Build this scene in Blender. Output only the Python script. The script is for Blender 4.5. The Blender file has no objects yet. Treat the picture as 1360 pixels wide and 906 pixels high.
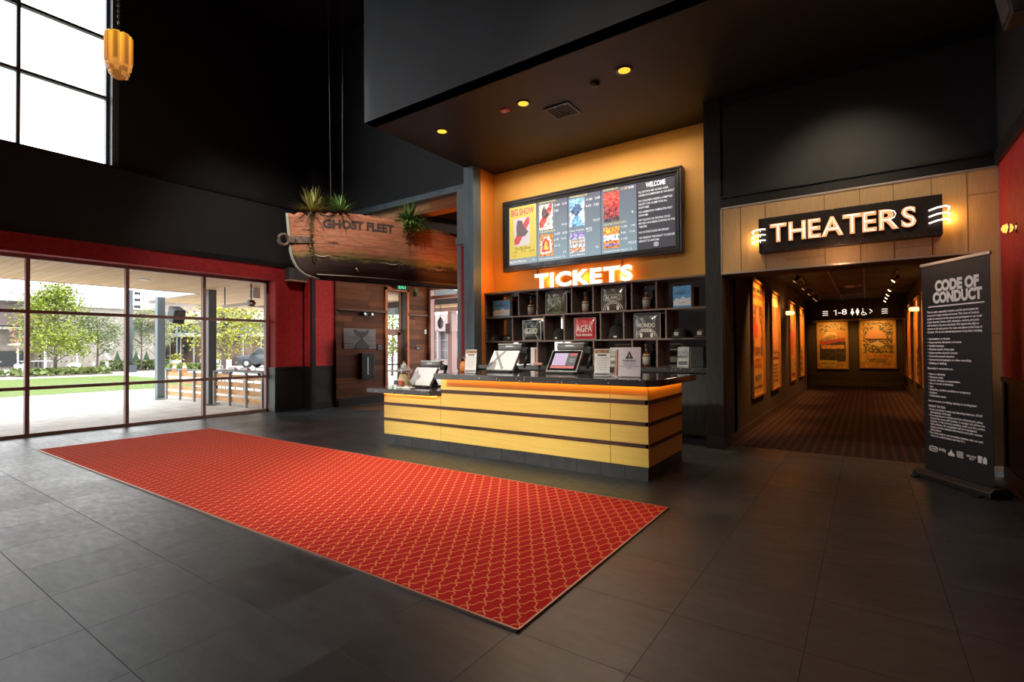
import bpy, bmesh, math, random
from mathutils import Vector, Matrix
random.seed(7)
scn = bpy.context.scene
COL = scn.collection
PI = math.pi

# ------------------------------------------------------------------ helpers
def base_of(o):
    v = Vector((0,0,0))
    while o is not None: v += Vector(o.location); o = o.parent
    return v
class MB:
    def __init__(s): s.v = []; s.f = []; s.m = []; s.mi = 0; s.sm = []; s.smooth = False
    def add(s, vs, fs):
        o = len(s.v); s.v += [tuple(p) for p in vs]
        for f in fs: s.f.append([i + o for i in f]); s.m.append(s.mi); s.sm.append(s.smooth)
        return s
    def box(s, x0, x1, y0, y1, z0, z1):
        if x0 > x1: x0, x1 = x1, x0
        if y0 > y1: y0, y1 = y1, y0
        if z0 > z1: z0, z1 = z1, z0
        v = [(x0,y0,z0),(x1,y0,z0),(x1,y1,z0),(x0,y1,z0),(x0,y0,z1),(x1,y0,z1),(x1,y1,z1),(x0,y1,z1)]
        return s.add(v, [(0,3,2,1),(4,5,6,7),(0,1,5,4),(1,2,6,5),(2,3,7,6),(3,0,4,7)])
    def hexa(s, v):
        return s.add(v, [(0,3,2,1),(4,5,6,7),(0,1,5,4),(1,2,6,5),(2,3,7,6),(3,0,4,7)])
    def quad(s, *p): return s.add(p, [tuple(range(len(p)))])
    def tube(s, pts, r, n=8, close=False):
        sm = s.smooth; s.smooth = True
        pts = [Vector(p) for p in pts]; rings = []; N = len(pts); up = Vector((0,0,1))
        for i, p in enumerate(pts):
            if close: t = pts[(i+1) % N] - pts[i-1]
            else: t = pts[min(i+1, N-1)] - pts[max(i-1, 0)]
            t.normalize()
            a = t.cross(up)
            if a.length < 1e-3: a = t.cross(Vector((1,0,0)))
            a.normalize(); b = t.cross(a)
            rr = r[i] if isinstance(r, (list, tuple)) else r
            rings.append([p + (a*math.cos(2*PI*k/n) + b*math.sin(2*PI*k/n))*rr for k in range(n)])
        vs = [q for R_ in rings for q in R_]; fs = []
        for i in range(N if close else N-1):
            j = (i+1) % N
            for k in range(n): fs.append((i*n+k, i*n+(k+1)%n, j*n+(k+1)%n, j*n+k))
        if not close: fs += [tuple(range(n)), tuple(range((N-1)*n, N*n))[::-1]]
        s.add(vs, fs); s.smooth = sm; return s
    def lathe(s, prof, c=(0,0,0), n=24, smooth=True):
        sm = s.smooth; s.smooth = smooth
        vs = []; fs = []
        for (r, z) in prof:
            for k in range(n): vs.append((c[0]+max(r,1e-4)*math.cos(2*PI*k/n), c[1]+max(r,1e-4)*math.sin(2*PI*k/n), c[2]+z))
        for i in range(len(prof)-1):
            for k in range(n): fs.append((i*n+k, i*n+(k+1)%n, (i+1)*n+(k+1)%n, (i+1)*n+k))
        fs += [tuple(range(n))[::-1], tuple(range((len(prof)-1)*n, len(prof)*n))]
        s.add(vs, fs); s.smooth = sm; return s
    def prism(s, poly, a, b, axis='y'):
        """extrude a 2-D polygon; axis y: poly in (x,z), from y=a to y=b; axis x: poly in (y,z); axis z: poly in (x,y)"""
        f = {'y': lambda p, t: (p[0], t, p[1]), 'x': lambda p, t: (t, p[0], p[1]), 'z': lambda p, t: (p[0], p[1], t)}[axis]
        n = len(poly); vs = [f(p, a) for p in poly] + [f(p, b) for p in poly]
        return s.add(vs, [tuple(range(n)), tuple(range(n, 2*n))[::-1]] + [(i, i+n, (i+1) % n + n, (i+1) % n) for i in range(n)])
    def xf(s, M, start=0):
        for i in range(start, len(s.v)): s.v[i] = tuple(M @ Vector(s.v[i]))
        return s
    def build(s, name, mats, parent=None, local=False, bevel=0, kind=None, recalc=True):
        me = bpy.data.meshes.new(name)
        off = base_of(parent) if not local else Vector((0,0,0))
        me.from_pydata([tuple(Vector(p) - off) for p in s.v] if not local else s.v, [], s.f)
        if not isinstance(mats, (list, tuple)): mats = [mats]
        for m in mats: me.materials.append(m)
        for p, mi, sm in zip(me.polygons, s.m, s.sm): p.material_index = mi; p.use_smooth = sm
        if recalc:
            bm = bmesh.new(); bm.from_mesh(me); bmesh.ops.recalc_face_normals(bm, faces=bm.faces); bm.to_mesh(me); bm.free()
        me.update()
        o = bpy.data.objects.new(name, me); COL.objects.link(o)
        if parent is not None: o.parent = parent
        if bevel:
            b = o.modifiers.new('bevel', 'BEVEL'); b.width = bevel; b.segments = 2; b.limit_method = 'ANGLE'; b.angle_limit = math.radians(50)
        if kind: o['kind'] = kind
        return o

def tag(o, label, cat, group=None, kind=None):
    o['label'] = label; o['category'] = cat
    if group: o['group'] = group
    if kind: o['kind'] = kind
    return o

def thing(name, label, cat, loc=(0,0,0), rz=0, group=None):
    o = bpy.data.objects.new(name, None); COL.objects.link(o)
    o.location = loc; o.rotation_euler = (0,0,rz); o.empty_display_size = .1
    return tag(o, label, cat, group)

def dup(root, loc=None, rz=None, label=None, group=None, scale=None):
    r = root.copy(); COL.objects.link(r)
    if loc is not None: r.location = loc
    if rz is not None: r.rotation_euler = (0,0,rz)
    if label: r['label'] = label
    if group: r['group'] = group
    if scale: r.scale = (scale,)*3 if isinstance(scale, (int, float)) else scale
    for ch in list(root.children):
        c = ch.copy(); COL.objects.link(c); c.parent = r
        for g in list(ch.children):
            d = g.copy(); COL.objects.link(d); d.parent = c
    return r

def struct(name, mb, mat, parent=None, bevel=0):
    return mb.build(name, mat, parent, kind='structure', bevel=bevel)
def sbox(name, mat, *b, parent=None): return struct(name, MB().box(*b), mat, parent)

_tc = {}
def text(body, size, mat, name='lettering', parent=None, M=None, align='CENTER', extrude=0.0, offset=0.0, width=None, ysc=1.0, space=1.0, line=1.0, bevel=0, fit=None, valign='CENTER', local=False):
    """text mesh; M is a matrix in the parent's local space whose X runs along the line and Y up the letters. fit: squeeze to this width"""
    cu = bpy.data.curves.new(name, 'FONT'); cu.body = body; cu.size = size; cu.align_x = align; cu.align_y = valign
    cu.extrude = extrude; cu.offset = offset; cu.space_character = space; cu.space_line = line; cu.resolution_u = 3
    if bevel: cu.bevel_depth = bevel; cu.bevel_resolution = 1
    t = bpy.data.objects.new(name, cu); COL.objects.link(t)
    bpy.context.view_layer.update()
    me = bpy.data.meshes.new_from_object(t.evaluated_get(bpy.context.evaluated_depsgraph_get()))
    bpy.data.objects.remove(t); bpy.data.curves.remove(cu)
    if not len(me.vertices): return None
    xs = [v.co.x for v in me.vertices]; w = max(xs) - min(xs)
    sx = 1.0
    if fit: sx = fit / w
    for v in me.vertices: v.co.x *= sx; v.co.y *= ysc
    me.materials.clear(); me.materials.append(mat)
    for p in me.polygons: p.material_index = 0
    me.name = name
    o = bpy.data.objects.new(name, me); COL.objects.link(o)
    if parent is not None: o.parent = parent
    if M is not None:
        me.transform(M)
    if parent is not None and not local: me.transform(Matrix.Translation(-base_of(parent)))
    return o

def FR(o, x, y):      # frame matrix from origin, x axis, y axis
    x = Vector(x).normalized(); y = Vector(y).normalized(); z = x.cross(y)
    m = Matrix.Identity(4)
    for i in range(3): m[i][0] = x[i]; m[i][1] = y[i]; m[i][2] = z[i]; m[i][3] = o[i]
    return m
def FY(x, y, z): return FR((x, y, z), (1,0,0), (0,0,1))      # faces -y
def FX(x, y, z): return FR((x, y, z), (0,1,0), (0,0,1))      # faces +x
def FXm(x, y, z): return FR((x, y, z), (0,-1,0), (0,0,1))    # faces -x

# ------------------------------------------------------------------ materials
def nt(name):
    m = bpy.data.materials.new(name); m.use_nodes = True
    t = m.node_tree; b = t.nodes['Principled BSDF']
    return m, t, b
def lk(t, a, b): t.links.new(a, b)
def P(name, col, rough=.5, metal=0., emit=None, es=0., noise=0., nscale=8., bump=0., bscale=60., coat=0., spec=.5, stretch=None, trans=0., col2=None):
    m, t, b = nt(name)
    b.inputs['Base Color'].default_value = (*col, 1); b.inputs['Roughness'].default_value = rough
    b.inputs['Metallic'].default_value = metal; b.inputs['Specular IOR Level'].default_value = spec
    b.inputs['Coat Weight'].default_value = coat
    if trans: b.inputs['Transmission Weight'].default_value = trans
    if emit: b.inputs['Emission Color'].default_value = (*emit, 1); b.inputs['Emission Strength'].default_value = es
    if noise or bump or col2:
        tc = t.nodes.new('ShaderNodeTexCoord'); mp = t.nodes.new('ShaderNodeMapping'); lk(t, tc.outputs['Object'], mp.inputs[0])
        if stretch: mp.inputs['Scale'].default_value = stretch
    if noise or col2:
        n = t.nodes.new('ShaderNodeTexNoise'); n.inputs['Scale'].default_value = nscale; n.inputs['Detail'].default_value = 5
        lk(t, mp.outputs[0], n.inputs['Vector'])
        r = t.nodes.new('ShaderNodeValToRGB'); r.color_ramp.elements[0].position = .3; r.color_ramp.elements[1].position = .7
        c0 = tuple(c*(1-noise) for c in col); c1 = col2 if col2 else tuple(min(1, c*(1+noise)) for c in col)
        r.color_ramp.elements[0].color = (*c0, 1); r.color_ramp.elements[1].color = (*c1, 1)
        lk(t, n.outputs[0], r.inputs[0]); lk(t, r.outputs[0], b.inputs['Base Color'])
    if bump:
        n2 = t.nodes.new('ShaderNodeTexNoise'); n2.inputs['Scale'].default_value = bscale; n2.inputs['Detail'].default_value = 6
        lk(t, mp.outputs[0], n2.inputs['Vector'])
        bp = t.nodes.new('ShaderNodeBump'); bp.inputs['Strength'].default_value = bump; bp.inputs['Distance'].default_value = .01
        lk(t, n2.outputs[0], bp.inputs['Height']); lk(t, bp.outputs[0], b.inputs['Normal'])
    return m
def E(name, col, s): return P(name, tuple(min(1, c)*.5 for c in col), .5, emit=col, es=s)
def mth(t, op, a, b=None, c=None):
    n = t.nodes.new('ShaderNodeMath'); n.operation = op
    for i, v in enumerate((a, b, c)):
        if v is None: continue
        if isinstance(v, (int, float)): n.inputs[i].default_value = v
        else: lk(t, v, n.inputs[i])
    return n.outputs[0]
def xyz(t, kind='Object'):
    tc = t.nodes.new('ShaderNodeTexCoord'); s = t.nodes.new('ShaderNodeSeparateXYZ'); lk(t, tc.outputs[kind], s.inputs[0])
    return s.outputs[0], s.outputs[1], s.outputs[2], tc.outputs[kind]
def noise(t, vec, scale, detail=4, sc=None, rough=.5):
    if sc:
        mp = t.nodes.new('ShaderNodeMapping'); mp.inputs['Scale'].default_value = sc; lk(t, vec, mp.inputs[0]); vec = mp.outputs[0]
    n = t.nodes.new('ShaderNodeTexNoise'); n.inputs['Scale'].default_value = scale; n.inputs['Detail'].default_value = detail; n.inputs['Roughness'].default_value = rough
    lk(t, vec, n.inputs['Vector']); return n.outputs[0]
def ramp(t, fac, stops):
    r = t.nodes.new('ShaderNodeValToRGB'); e = r.color_ramp.elements
    while len(e) < len(stops): e.new(.5)
    for el, (p, c) in zip(e, stops): el.position = p; el.color = (*c, 1) if len(c) == 3 else c
    lk(t, fac, r.inputs[0]); return r.outputs[0]
def mix(t, fac, a, b, mode='MIX'):
    n = t.nodes.new('ShaderNodeMix'); n.data_type = 'RGBA'; n.blend_type = mode
    for i, v in ((0, fac), (6, a), (7, b)):
        if isinstance(v, (int, float)): n.inputs[i].default_value = v
        elif isinstance(v, tuple): n.inputs[i].default_value = (*v, 1) if len(v) == 3 else v
        else: lk(t, v, n.inputs[i])
    return n.outputs[2]
def bump(t, b, h, st=.3, d=.01):
    n = t.nodes.new('ShaderNodeBump'); n.inputs['Strength'].default_value = st; n.inputs['Distance'].default_value = d
    lk(t, h, n.inputs['Height']); lk(t, n.outputs[0], b.inputs['Normal'])

def grid_lines(t, u, period, half, off=0.):
    """1 on a line of half-width half every period"""
    a = mth(t, 'DIVIDE', mth(t, 'SUBTRACT', u, off), period)
    f = mth(t, 'ABSOLUTE', mth(t, 'SUBTRACT', mth(t, 'FRACT', a), .5))
    return mth(t, 'GREATER_THAN', f, .5 - half/period), mth(t, 'FLOOR', a)

def slate():
    m, t, b = nt('slate_tile'); x, y, z, v = xyz(t)
    lx, ix = grid_lines(t, x, .6, .0022, -2.055); ly, iy = grid_lines(t, y, .6, .0022, .285)
    ln = mth(t, 'MAXIMUM', lx, ly)
    w = t.nodes.new('ShaderNodeTexWhiteNoise'); cb = t.nodes.new('ShaderNodeCombineXYZ'); lk(t, ix, cb.inputs[0]); lk(t, iy, cb.inputs[1]); lk(t, cb.outputs[0], w.inputs[0])
    sh = t.nodes.new('ShaderNodeVectorMath'); sh.operation = 'MULTIPLY_ADD'; lk(t, w.outputs[1], sh.inputs[0]); sh.inputs[1].default_value = (9, 9, 9); lk(t, v, sh.inputs[2])
    n1 = noise(t, sh.outputs[0], 1.7, 8, (.8, 3.4, 1), .68)
    n2 = noise(t, sh.outputs[0], 9, 6, (1, 2.2, 1), .6)
    c = ramp(t, n1, [(.30, (.011, .015, .018)), (.48, (.021, .027, .032)), (.56, (.027, .033, .038)), (.72, (.046, .053, .059))])
    tint = ramp(t, w.outputs[0], [(0, (.78, .80, .82)), (1, (1.24, 1.22, 1.20))])
    c = mix(t, 1., c, tint, 'MULTIPLY'); c = mix(t, ln, c, (.006, .006, .007))
    lk(t, c, b.inputs['Base Color'])
    r = mth(t, 'ADD', mth(t, 'ADD', mth(t, 'MULTIPLY', n2, .28), mth(t, 'MULTIPLY', w.outputs[0], .08)), .22); r = mth(t, 'MAXIMUM', r, mth(t, 'MULTIPLY', ln, .8)); lk(t, r, b.inputs['Roughness'])
    b.inputs['Specular IOR Level'].default_value = .75
    h = mth(t, 'SUBTRACT', mth(t, 'ADD', mth(t, 'MULTIPLY', n2, .25), mth(t, 'MULTIPLY', n1, .5)), mth(t, 'MULTIPLY', ln, .7)); bump(t, b, h, .42, .009)
    return m

def trellis(name, base, line, px, py, wid, amp, rough=.95, dark=None):
    m, t, b = nt(name); x, y, z, v = xyz(t)
    u = mth(t, 'DIVIDE', x, px); w = mth(t, 'DIVIDE', y, py)
    p = mth(t, 'ADD', u, w); q = mth(t, 'SUBTRACT', u, w)
    def wig(k): return mth(t, 'MULTIPLY', mth(t, 'SUBTRACT', mth(t, 'SINE', mth(t, 'MULTIPLY', k, 2*PI)), mth(t, 'MULTIPLY', mth(t, 'SINE', mth(t, 'MULTIPLY', k, 4*PI)), .55)), amp)
    p2 = mth(t, 'ADD', p, wig(q)); q2 = mth(t, 'ADD', q, wig(p))
    d = []
    for k in (p2, q2):
        d.append(mth(t, 'ABSOLUTE', mth(t, 'SUBTRACT', mth(t, 'FRACT', mth(t, 'ADD', k, .5)), .5)))
    dd = mth(t, 'MINIMUM', d[0], d[1])
    fac = mth(t, 'LESS_THAN', dd, wid)
    n = noise(t, v, 220, 2); n3 = noise(t, v, 2.2, 3)
    bc = mix(t, n, tuple(c*.7 for c in base), tuple(min(1, c*1.25) for c in base))
    bc = mix(t, mth(t, 'MULTIPLY', n3, .35), bc, dark or tuple(c*.6 for c in base))
    c = mix(t, fac, bc, line)
    lk(t, c, b.inputs['Base Color']); b.inputs['Roughness'].default_value = rough; b.inputs['Specular IOR Level'].default_value = .15
    b.inputs['Sheen Weight'].default_value = .0; b.inputs['Sheen Roughness'].default_value = .5
    bump(t, b, mth(t, 'ADD', n, mth(t, 'MULTIPLY', fac, -.5)), .3, .004)
    return m

def planks(name, axis, h, ln, cols, rough=.6, gap=.004, grain=26, seed=0., spec=.4):
    """wood boards: rows of height h stacked along axis 'z','y','x'; boards run along the other direction"""
    m, t, b = nt(name); x, y, z, v = xyz(t)
    along = {'zy': y, 'zx': x, 'xy': y, 'yx': x}[axis]; st = {'z': z, 'x': x, 'y': y}[axis[0]]
    l1, i1 = grid_lines(t, st, h, gap/2, seed)
    w = t.nodes.new('ShaderNodeTexWhiteNoise'); w.noise_dimensions = '1D'; lk(t, i1, w.inputs[1])
    al = mth(t, 'ADD', along, mth(t, 'MULTIPLY', w.outputs[0], ln*3.7))
    l2, i2 = grid_lines(t, al, ln, gap/2)
    w2 = t.nodes.new('ShaderNodeTexWhiteNoise'); cb = t.nodes.new('ShaderNodeCombineXYZ'); lk(t, i1, cb.inputs[0]); lk(t, i2, cb.inputs[1]); lk(t, cb.outputs[0], w2.inputs[0])
    sc = {'zy': (1, .09, 1), 'zx': (.09, 1, 1), 'xy': (1, .09, 1), 'yx': (.09, 1, 1)}[axis]
    g = noise(t, v, grain, 6, sc, .65)
    big = noise(t, v, 3, 4, sc)
    k = mth(t, 'ADD', mth(t, 'MULTIPLY', w2.outputs[0], .55), mth(t, 'ADD', mth(t, 'MULTIPLY', g, .35), mth(t, 'MULTIPLY', big, .15)))
    n = len(cols); c = ramp(t, k, [(.15 + .7*i/(n-1), cc) for i, cc in enumerate(cols)])
    ll = mth(t, 'MAXIMUM', l1, l2); c = mix(t, ll, c, tuple(q*.2 for q in cols[0]))
    lk(t, c, b.inputs['Base Color']); b.inputs['Roughness'].default_value = rough; b.inputs['Specular IOR Level'].default_value = spec
    bump(t, b, mth(t, 'SUBTRACT', g, ll), .35, .006)
    return m

def granite():
    m, t, b = nt('black_granite'); x, y, z, v = xyz(t)
    vo = t.nodes.new('ShaderNodeTexVoronoi'); vo.inputs['Scale'].default_value = 24; lk(t, v, vo.inputs['Vector'])
    k = mth(t, 'LESS_THAN', vo.outputs['Distance'], .16)
    n = noise(t, v, 90, 3)
    c = mix(t, n, (.022, .022, .023), (.085, .085, .087)); c = mix(t, mth(t, 'MULTIPLY', k, mth(t, 'GREATER_THAN', noise(t, v, 9, 2), .5)), c, (.5, .5, .5))
    lk(t, c, b.inputs['Base Color']); b.inputs['Roughness'].default_value = .14; b.inputs['Coat Weight'].default_value = .3
    return m

def glass(name, tint=(1, 1, 1), refl=.9):
    m = bpy.data.materials.new(name); m.use_nodes = True; t = m.node_tree
    t.nodes.remove(t.nodes['Principled BSDF']); out = t.nodes['Material Output']
    tr = t.nodes.new('ShaderNodeBsdfTransparent'); tr.inputs[0].default_value = (*tint, 1)
    gl = t.nodes.new('ShaderNodeBsdfGlossy'); gl.inputs['Roughness'].default_value = .02
    fr = t.nodes.new('ShaderNodeFresnel'); fr.inputs[0].default_value = 1.35
    mx = t.nodes.new('ShaderNodeMixShader'); lk(t, mth(t, 'MULTIPLY', fr.outputs[0], refl), mx.inputs[0]); lk(t, tr.outputs[0], mx.inputs[1]); lk(t, gl.outputs[0], mx.inputs[2]); lk(t, mx.outputs[0], out.inputs[0])
    return m

def hull_mat():
    m, t, b = nt('weathered_hull'); x, y, z, v = xyz(t)
    # boards ~ .15 high, running along x
    l1, i1 = grid_lines(t, mth(t, 'ADD', z, mth(t, 'MULTIPLY', noise(t, v, 2.5, 3, (.6, 1, 1)), .03)), .155, .003)
    g = noise(t, v, 22, 7, (.12, 1, 1), .7); big = noise(t, v, 2.2, 4, (.5, 1, 1))
    spl = mth(t, 'GREATER_THAN', noise(t, v, 9, 4, (.1, .3, 1.3), .6), .63)
    wood = ramp(t, mth(t, 'ADD', mth(t, 'MULTIPLY', g, .7), mth(t, 'MULTIPLY', big, .3)), [(.25, (.13, .040, .018)), (.5, (.33, .115, .052)), (.75, (.48, .215, .115))])
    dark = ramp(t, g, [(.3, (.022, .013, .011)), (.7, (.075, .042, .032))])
    moss = ramp(t, g, [(.3, (.09, .085, .015)), (.7, (.22, .18, .04))])
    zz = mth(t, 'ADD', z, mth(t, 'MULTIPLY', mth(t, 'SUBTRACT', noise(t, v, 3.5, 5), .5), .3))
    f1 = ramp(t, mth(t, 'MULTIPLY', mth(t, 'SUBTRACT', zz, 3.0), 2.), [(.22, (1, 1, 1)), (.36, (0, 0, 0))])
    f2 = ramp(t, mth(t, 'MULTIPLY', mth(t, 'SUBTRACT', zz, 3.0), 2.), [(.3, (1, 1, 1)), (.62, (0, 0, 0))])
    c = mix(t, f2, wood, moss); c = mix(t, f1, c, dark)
    c = mix(t, mth(t, 'MULTIPLY', mth(t, 'MAXIMUM', l1, spl), .8), c, (.02, .012, .01))
    lk(t, c, b.inputs['Base Color']); b.inputs['Roughness'].default_value = .75
    bump(t, b, mth(t, 'SUBTRACT', g, mth(t, 'MAXIMUM', l1, spl)), .6, .012)
    return m

def granular(name, a, b_, scale, rough=.9, thr=(.4, .6)):
    m, t, b = nt(name); x, y, z, v = xyz(t)
    lk(t, ramp(t, noise(t, v, scale, 6), [(thr[0], a), (thr[1], b_)]), b.inputs['Base Color']); b.inputs['Roughness'].default_value = rough
    return m

def poster_mat(name, cols, scale, seed, es=0.):
    m, t, b = nt(name); x, y, z, v = xyz(t)
    mp = t.nodes.new('ShaderNodeMapping'); mp.inputs['Location'].default_value = (seed*3.1, seed*1.7, seed*2.3); lk(t, v, mp.inputs[0])
    n = noise(t, mp.outputs[0], scale, 3, None, .55)
    k = len(cols); c = ramp(t, n, [(.3 + .4*i/(k-1), cc) for i, cc in enumerate(cols)])
    t.nodes[-1]; 
    for nd in t.nodes:
        if nd.type == 'VALTORGB': nd.color_ramp.interpolation = 'CONSTANT' if k > 2 else 'LINEAR'
    lk(t, c, b.inputs['Base Color']); b.inputs['Roughness'].default_value = .45
    if es: lk(t, c, b.inputs['Emission Color']); b.inputs['Emission Strength'].default_value = es
    return m

def EM(name, c, scale, s, seed=0.):
    m, t, b = nt(name); x, y, z, v = xyz(t)
    cc = ramp(t, noise(t, v, scale, 4), [(.36, tuple(q*.35 for q in c)), (.52, c), (.66, tuple(min(1, q*1.5+.05) for q in c))])
    lk(t, cc, b.inputs['Base Color']); lk(t, cc, b.inputs['Emission Color']); b.inputs['Emission Strength'].default_value = s; b.inputs['Roughness'].default_value = .4
    return m
def tinted(name, zlo, zhi, lo, hi, s):
    """lit glass whose colour and emission run from lo at the foot to hi at the top"""
    m, t, b = nt(name); x, y, z, v = xyz(t)
    f = mth(t, 'DIVIDE', mth(t, 'SUBTRACT', z, zlo), zhi - zlo); c = ramp(t, f, [(0, lo), (1, hi)])
    lk(t, c, b.inputs['Base Color']); lk(t, c, b.inputs['Emission Color']); b.inputs['Emission Strength'].default_value = s; b.inputs['Roughness'].default_value = .25
    return m
# ------------------------------------------------------------------ camera
F_PX, YAW, PITCH, ROLL = 675.4, -0.6085, 0.0145, -0.0076
fw = Vector((math.sin(YAW)*math.cos(PITCH), math.cos(YAW)*math.cos(PITCH), math.sin(PITCH)))
rt = Vector((math.cos(YAW), -math.sin(YAW), 0)); upv = rt.cross(fw)
r2 = rt*math.cos(ROLL) + upv*math.sin(ROLL); u2 = -rt*math.sin(ROLL) + upv*math.cos(ROLL)
cd = bpy.data.cameras.new('camera'); cam = bpy.data.objects.new('camera', cd); COL.objects.link(cam)
cd.sensor_width = 36; cd.sensor_fit = 'HORIZONTAL'; cd.lens = F_PX/1360*36; cd.clip_start = .05; cd.clip_end = 500
cam.matrix_world = Matrix(((r2.x, u2.x, -fw.x, 0), (r2.y, u2.y, -fw.y, 0), (r2.z, u2.z, -fw.z, 1.40), (0, 0, 0, 1)))
scn.camera = cam

# ------------------------------------------------------------------ materials used by the room
BLK = P('black_paint', (.018, .018, .021), .62, noise=.25, nscale=1.5, bump=.05, bscale=90)
BLK2 = P('charcoal_paint', (.026, .030, .035), .6, noise=.2, nscale=1.2)
SOFF = P('brown_black_soffit', (.009, .0058, .005), .55, noise=.3, nscale=1.)
BLKT = P('black_trim', (.010, .010, .011), .4)
BLKW = P('black_wainscot', (.016, .015, .015), .42, noise=.3, nscale=3)
BLKWOOD = P('black_stained_wood', (.022, .022, .022), .5, noise=.5, nscale=9, stretch=(6, 6, .4), bump=.15, bscale=40)
RED = P('red_plaster', (.44, .017, .020), .7, noise=.22, nscale=14, bump=.25, bscale=45)
STEEL = P('blue_grey_steel', (.10, .135, .155), .45, metal=.3, noise=.25, nscale=6, stretch=(1, 1, .2))
GREYG = P('grey_green_trim', (.11, .125, .12), .5)
FRAMEB = P('brown_aluminium', (.34, .19, .16), .45, metal=.1)
FRAMEG = P('grey_aluminium', (.15, .18, .20), .45, metal=.1)
YEL = P('yellow_wall_paint', (.60, .305, .055), .65, noise=.05, nscale=2)
ORG = P('orange_wall_paint', (.60, .20, .018), .6)
TAN = P('tan_fibre_panel', (.62, .40, .19), .55, noise=.10, nscale=20, stretch=(6, 1, .3))
TRIMT = P('bright_metal_trim', (.62, .55, .48), .35, metal=.6)
COUNTERY = P('yellow_laminate', (.80, .56, .13), .42, noise=.06, nscale=8, stretch=(.3, 1, 6))
WENGE = P('dark_wood_strip', (.055, .025, .018), .45, noise=.4, nscale=30, stretch=(.1, 1, 1))
BASET = P('grey_base_tile', (.038, .041, .044), .42, noise=.25, nscale=7)
GRAN = granite()
SHELF = P('dark_walnut_laminate', (.17, .12, .108), .45, noise=.3, nscale=12, stretch=(.15, 1, 3))
MIRROR = P('smoked_mirror', (.62, .58, .55), .03, metal=1.0)
CORW = P('dark_fabric_wall', (.050, .030, .018), .85, noise=.45, nscale=70, stretch=(1, 1, .12))
WOODW = planks('reclaimed_wood_wall', 'zy', .14, 1.1, [(.050, .016, .008), (.092, .030, .013), (.135, .045, .019), (.19, .068, .029)], .6, spec=.2)
WOODF = planks('wood_floor', 'xy', .13, 1.2, [(.035, .018, .012), (.08, .04, .024), (.12, .065, .04)], .4)
WOODC = planks('canopy_boards', 'yx', .16, 2.2, [(.66, .41, .21), (.74, .48, .26), (.82, .56, .33)], .6, .006)
TIMBER = planks('timber_beam', 'zx', .16, 1.9, [(.22, .085, .035), (.40, .19, .085), (.55, .31, .16)], .75, .004, 14)
GLASS = glass('clear_glass')
SLATE = slate()
RUGM = trellis('red_trellis_carpet', (.54, .023, .021), (.80, .26, .095), .112, .164, .050, -.062, dark=(.34, .008, .008))
CORC = trellis('hall_carpet', (.024, .014, .012), (.105, .055, .040), .22, .15, .13, -.05)
WHITE = P('white_plastic', (.78, .78, .80), .4)
BLKP = P('black_plastic', (.015, .015, .016), .35)
GREYP = P('grey_plastic', (.16, .16, .17), .4)
CHROME = P('chrome', (.75, .74, .72), .15, metal=1.0)
INK = P('black_ink', (.02, .02, .022), .6)
WHT_INK = P('white_print', (.82, .82, .84), .6)

# ------------------------------------------------------------------ floor, ceiling, walls
H9 = 9.0
sbox('floor', SLATE, -11.42, 1.3, -6.2, 7.72, -.12, 0)
struct('floor_hall', MB().box(-1.62, 1.1, 7.72, 22.1, -.12, .002).box(-3.4, -1.62, 18.4, 22.1, -.12, .002), CORC)
sbox('floor_niche', SLATE, -6.2, -1.62, 7.72, 8.2, -.12, 0)
sbox('floor_vestibule', WOODF, -10.75, -6.2, 7.72, 11.1, -.12, .001)
sbox('ceiling', BLK, -11.6, 1.5, -6.3, 8.2, H9, H9+.2)
sbox('wall_south', BLK, -11.6, 1.5, -6.3, -6.1, -.1, H9)
# --- left (window) wall
XI, XO, XG = -11.04, -11.50, -11.38
m = MB().box(XO, XI, -6.1, -5.4, 0, 3.0).box(XO, XI, 6.42, 7.12, 1.01, 3.3).box(XO, XI, -6.1, 6.42, 3.0, 3.3)
struct('wall_left', m, RED)
sbox('wall_left', BLK, XO, XI, -6.1, 7.2, 3.3, 4.72)
m = MB().box(XO-.0, -11.20, 3.5, 7.2, 4.72, H9).box(XO, -11.20, -6.1, 3.5, 8.3, H9)
struct('wall_left', m, BLK)
m = MB().box(XI-.005, XI+.03, -6.1, 7.1, 3.3, 3.40).box(XI-.3, XI+.02, -6.1, 7.1, 4.69, 4.725)
struct('trim_1', m, BLKT)
m = MB().box(XO, XI, 6.42, 7.12, 0, 1.01)
m.box(XI, XI+.012, 6.44, 7.1, 0, .16).box(XI, XI+.02, 6.42, 7.12, .96, 1.015).box(XI, XI+.014, 6.42, 6.5, .16, .96).box(XI, XI+.014, 7.02, 7.1, .16, .96)
struct('wainscot_wall', m, BLKW)
m = MB().box(XG, XI+.004, 6.405, 6.422, 0, 1.0).box(XG, XI+.012, 6.395, 6.41, 0, .15).box(XG+.02, XI+.012, 6.395, 6.41, .96, 1.0)
struct('trim_2', m, GREYG)
# pilaster beside the vestibule opening
sbox('pillar', BLK, XI-.2, -10.66, 7.12, 7.76, 0, H9)
m = MB().box(XI+.07, -10.71, 7.108, 7.125, 1.01, 3.34).box(-10.67, -10.648, 7.19, 7.69, 1.01, 3.34)
struct('pillar_panel', m, RED)
m = MB().box(XI, XI+.06, 7.10, 7.13, 0, 3.4).box(-10.72, -10.64, 7.09, 7.17, 0, 3.4).box(-10.67, -10.64, 7.70, 7.77, 0, 3.4)
m.box(-10.67, -10.645, 7.17, 7.70, .96, 1.02).box(-10.67, -10.645, 7.17, 7.70, 0, .16).box(XI+.05, -10.7, 7.095, 7.13, 0, 1.01)
struct('trim_3', m, BLKW)

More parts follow.
